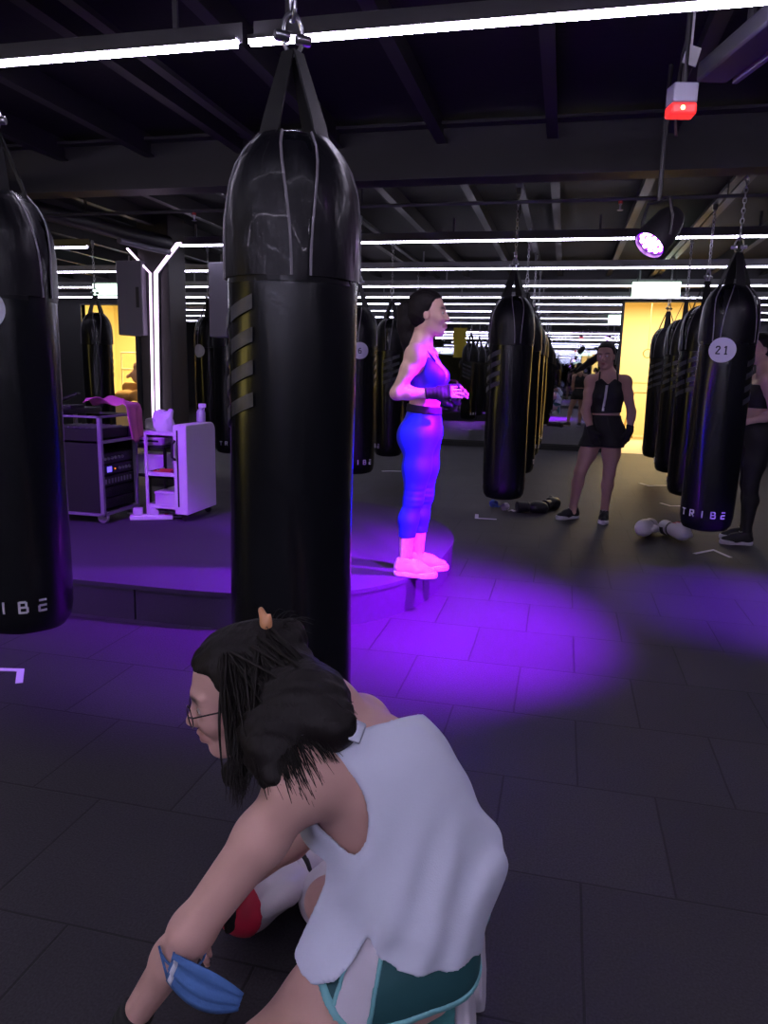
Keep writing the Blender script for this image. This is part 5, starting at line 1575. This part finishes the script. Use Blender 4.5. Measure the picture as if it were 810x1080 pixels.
# power strip with adapters and cable on the platform
def power():
    t = empty('power_strip', (-3.03, 5.03, .2), .45, 'white power strip with adapters on the platform between rack and trolley', 'power strip')
    MB().bb((-.16, -.03, .0), (.16, .03, .04)).build('strip_body', M['whiteplastic'], t, bevel=.008)
    for x in (-.10, .02): MB().bb((x - .035, -.028, .041), (x + .035, .028, .095)).build('adapter', M['whiteplastic'], t, bevel=.006)
    MB().bb((.095, -.012, .040), (.125, .012, .047)).build('switch', M['redplastic'], t, bevel=.002)
    MB().tube([(.16, 0, .02), (.22, .04, .012), (.20, .12, .012), (.10, .14, .03), (-.02, .12, .012), (-.12, .16, .012), (-.20, .22, .012)], .008, 8).build('cord', M['whiteplastic'], t)
power()
small('cable_coil', MB().tube([((.13 - .004 * (k // 24)) * math.cos(k * PI / 12), (.13 - .004 * (k // 24)) * math.sin(k * PI / 12), .009 + .010 * (k / 24) + .002 * math.sin(k)) for k in range(80)], .007, 6), M['rubber'], (-3.55, 4.45, .2), 0, 'black cable coil on the platform in front of the equipment rack', 'cable')
# small pile behind the trolley
small('charger_brick', MB().bb((-.06, -.04, 0), (.06, .04, .05)), M['whiteplastic'], (-2.50, 5.62, .2), .4, 'white charger block on the platform behind the right end of the trolley', 'charger', bevel=.008)
F = Field((-.16, -.14, -.01), (.16, .14, .24), .007).add([ell((0, 0, .08), (.11, .09, .08), None, .03), ell((.04, 0, .15), (.07, .06, .05), None, .03)])
F.warp(lambda P: .010 * snoise(P, 34.0)).cut(lambda P: .003 - P[..., 2])
o = F.build('towel_heap', M['baggy'], None, (0, 0, 0)); o.location = (-2.62, 5.82, .2)
tag(o, 'crumpled grey towel behind the white trolley on the platform', 'towel')

# ------------------------------------------------------------------ exit signs, boxes on pillars, ceiling fittings
M['exitgreen'] = mat('lit green-white sign face', (.3, .6, .4), .4, emis=(.72, 1.0, .80), estr=4.5)
M['exitink'] = mat('green sign print', (.02, .25, .10), .5, emis=(.20, .75, .38), estr=1.2)
def exit_sign(x, y, z, label, w_=.62, h=.19):
    t = empty('hanging_exit_sign', (x, y, z), 0, label, 'exit sign')
    MB().bb((-w_ / 2, -.03, 0), (w_ / 2, .03, h)).build('lightbox', M['exitgreen'], t, bevel=.01)
    for s in (-.4, .4): MB().tube([(s * w_, 0, h), (s * w_, 0, 2.86 - z)], .006, 6).build('hanger', M['steel_dark'], t)
    return t
exit_sign(1.12, 11.0, 2.44, 'lit green-white exit sign hanging above the yellow doorway')
exit_sign(-7.00, 10.6, 2.42, 'lit green-white exit sign hanging over the far left bags', .50, .17)
M['greybox'] = mat('lavender grey cabinet paint', (.19, .18, .23), .5)
def cabinet(x, y, label):
    t = empty('wall_cabinet', (x, y, 1.69), 0, label, 'cabinet', 'grey boxes by the pillars')
    MB().bb((-.16, -.14, 0), (.16, .14, .80)).build('housing', M['greybox'], t, bevel=.015)
    MB().bb((.08, -.146, .30), (.12, -.1405, .52)).build('grip', M['steel_dark'], t, bevel=.004)
    MB().bb((-.02, -.02, .80), (.02, .02, 1.175)).build('bracket', M['steel_dark'], t, smooth=False)
cabinet(-4.74, 7.72, 'lavender grey box mounted on the left of the glowing pillar')
cabinet(-3.72, 7.9, 'lavender grey box hanging just left of the big bag')

M['parshell'] = mat('black lamp housing', (.012, .011, .014), .4); M['parled'] = mat('violet lamp lens', (.3, .1, .6), .3, emis=(.80, .35, 1.0), estr=40); M['parglow'] = mat('violet lens plate', (.15, .02, .4), .3, emis=(.30, .03, .9), estr=1.6)
def par(loc, tgt, label, on=True):
    t = empty('stage_lamp', loc, 0, label, 'stage lamp')
    d = (Vector(tgt) - Vector(loc)).normalized()
    Rm = d.to_track_quat('Z', 'Y').to_matrix()
    MB().lathe([(.03, -.17), (.055, -.165), (.075, -.12), (.085, -.02), (.085, .06), (.078, .06), (.078, .035)], 28, R=Rm, cap=False).lathe([(.001, -.171), (.05, -.168)], 20, R=Rm).build('housing', M['parshell'], t)
    lens = MB().lathe([(.001, .034), (.078, .034)], 28, R=Rm, cap=False).build('lens_plate', M['parglow'], t)
    for (n, r) in ((1, 0), (6, .028), (11, .056)):
        for k in range(n):
            a = 2 * PI * k / n + r * 20
            c = Rm @ Vector((r * math.cos(a), r * math.sin(a), .040))
            MB().lathe([(.001, .006), (.008, .004), (.0115, -.001), (.0115, -.004)], 10, c, Rm).build('led_lens', M['parled'], lens)
    top = Vector((0, 0, .17))
    sd = d.cross(Vector((0, 0, 1))).normalized()
    MB().tube([sd * .095, sd * .10 + top * .5, sd * .07 + top, -sd * .07 + top, -sd * .10 + top * .5, -sd * .095], .009, 6).build('yoke', M['parshell'], t)
    MB().tube([top, (0, 0, 2.866 - loc[2])], .012, 8).build('mount', M['parshell'], t)
    return t
par((.40, 4.15, 2.07), (-.75, 3.2, .5), 'black stage lamp glowing violet, hanging on a rod below the red lens unit')
par((1.3, 1.5, 2.60), (-.72, 4.15, .0), 'black stage lamp hanging nearer than the photo shows, aimed at the platform')
par((2.6, 4.4, 2.50), (1.35, 4.75, 0), 'black stage lamp beyond the bag with badge 21, aimed at the floor')
# red signal unit, tag and drop cable
M['grey_plastic'] = mat('grey plastic housing', (.28, .27, .36), .45); M['redglow'] = mat('red lens', (.4, .03, .03), .35, emis=(1, .03, .03), estr=1.3)
M['redspot'] = mat('red lamp core', (1, .3, .1), .3, emis=(1, .28, .10), estr=10)
def red_unit():
    t = empty('ceiling_alarm', (.405, 3.60, 2.462), .2, 'small grey ceiling unit with a glowing red lens', 'alarm')
    MB().prism([(-.05, -.04), (.05, -.04), (.058, .04), (-.058, .04)], .048, .125).build('housing', M['grey_plastic'], t, bevel=.006)
    ln = MB().prism([(-.056, -.045), (.050, -.045), (.056, .04), (-.06, .04)], 0, .047).build('red_lens', M['redglow'], t, bevel=.01)
    MB().lathe([(.001, -.010), (.008, -.006), (.010, 0)], 12, (-.01, -.047, .024), Rx(PI / 2)).build('lamp_core', M['redspot'], ln)
    MB().tube([(0, .0, .125), (0, 0, .405)], .012, 8).build('stem', M['steel_dark'], t)
red_unit()
small('hanging_tag', MB().box((0, 0, 0), (.062, .004, .075), Ry(.25)).box((0, .012, .10), (.010, .010, .20)), M['zip'], (.425, 3.60, 2.70), .3, 'white diamond-shaped tag on the ceiling above the red lens unit', 'tag')
small('hanging_drop_cable', MB().tube([(.0, 0, 0), (-.01, .05, .15), (.0, .02, .34), (.02, 0, .44)], .007, 6), M['steel_dark'], (.405, 3.72, 2.42), 0, 'dark cable running up beside the red lens unit', 'cable')
def projector():
    t = empty('ceiling_projector', (.62, 3.46, 2.68), 0, 'dark grey projector mounted under the ceiling near the top right corner', 'projector')
    R3 = Rz(.28)
    MB().box((0, 0, 0), (.14, .62, .08), R3).build('housing', mat('dark grey casing', (.10, .10, .12), .5), t, bevel=.012)
    MB().box(R3 @ Vector((.09, -.02, -.025)), (.022, .60, .05), R3).build('side_rail', M['grey_plastic'], t, bevel=.004)
    MB().lathe([(.030, 0), (.030, .02), (.022, .025)], 20, R3 @ Vector((0, -.31, 0)), R3 @ Rx(PI / 2)).build('lens', M['parshell'], t)
    MB().tube([(0, 0, .03), (0, 0, .19)], .018, 8).build('mount', M['steel_dark'], t)
projector()
small('ceiling_duct_light', MB().bb((-.025, -.30, 0), (.025, .30, .03)).bb((-.008, -.2, .03), (.008, -.18, .20)).bb((-.008, .18, .03), (.008, .2, .20)), M['steel_dark'], (.80, 3.55, 2.66), -.2, 'thin dark rail lamp under the ceiling beside the projector', 'rail lamp')
# sprinkler pipe and long duct, left
def pipe():
    t = empty('sprinkler_pipe', (-1.2, 5.78, 2.60), 0, 'thin red-headed sprinkler pipe running below the far side of the big beam', 'pipe')
    MB().tube([(-3.2, 0, 0), (4.6, 0, 0)], .014, 8).build('pipe_run', M['steel_dark'], t)
    for x in (-1.80, 1.50):
        MB().tube([(x, 0, 0), (x, 0, -.035)], .010, 8).lathe([(.02, -.075), (.022, -.072), (.006, -.068), (.006, -.04), (.012, -.035)], 12, (x, 0, 0)).build('sprinkler_head', M['chrome'], t)
        MB().lathe([(.016, -.03), (.016, -.012)], 10, (x, 0, 0)).build('red_collar', M['redplastic'], t)
    for x in (-2.8, -.4, 2.2, 4.2): MB().tube([(x, 0, .01), (x, 0, .265)], .005, 6).build('hanger', M['steel_dark'], t)
pipe()
def duct():
    t = empty('ceiling_duct', (-4.40, 6.2, 2.60), 0, 'long grey duct under the ceiling leading to the top of the glowing pillar', 'duct')
    MB().tube([(-.12, -2.2, .05), (-.06, -.4, .05), (.06, .75, .05), (.19, 1.30, .05)], .075, 14).build('duct_run', M['joist'], t)
    MB().tube([(.09, .55, -.045), (.15, .95, -.05), (.22, 1.28, -.05)], .03, 10).build('side_tube', M['greybox'], t)
    for y in (-1.4, .3): MB().tube([(-.08, y, .12), (-.08, y, .265)], .008, 6).build('hanger', M['steel_dark'], t)
duct()
# yellow banner seen only as a reflection beside the profile face
small('hanging_banner', MB().slab(lambda u, v, o: ((u - .5) * .35 + .02 * math.sin(v * 6), .02 * math.sin(u * 7) + o, .75 * v), 10, 12, .004).tube([(-.18, 0, .75), (.18, 0, .75)], .012, 8).tube([(0, 0, .75), (0, 0, 1.12)], .004, 6), mat('yellow banner cloth', (.70, .55, .05), .8), (-2.75, 8.0, 1.74), 0, 'yellow cloth banner hanging behind the big bag, seen in the far mirror', 'banner')
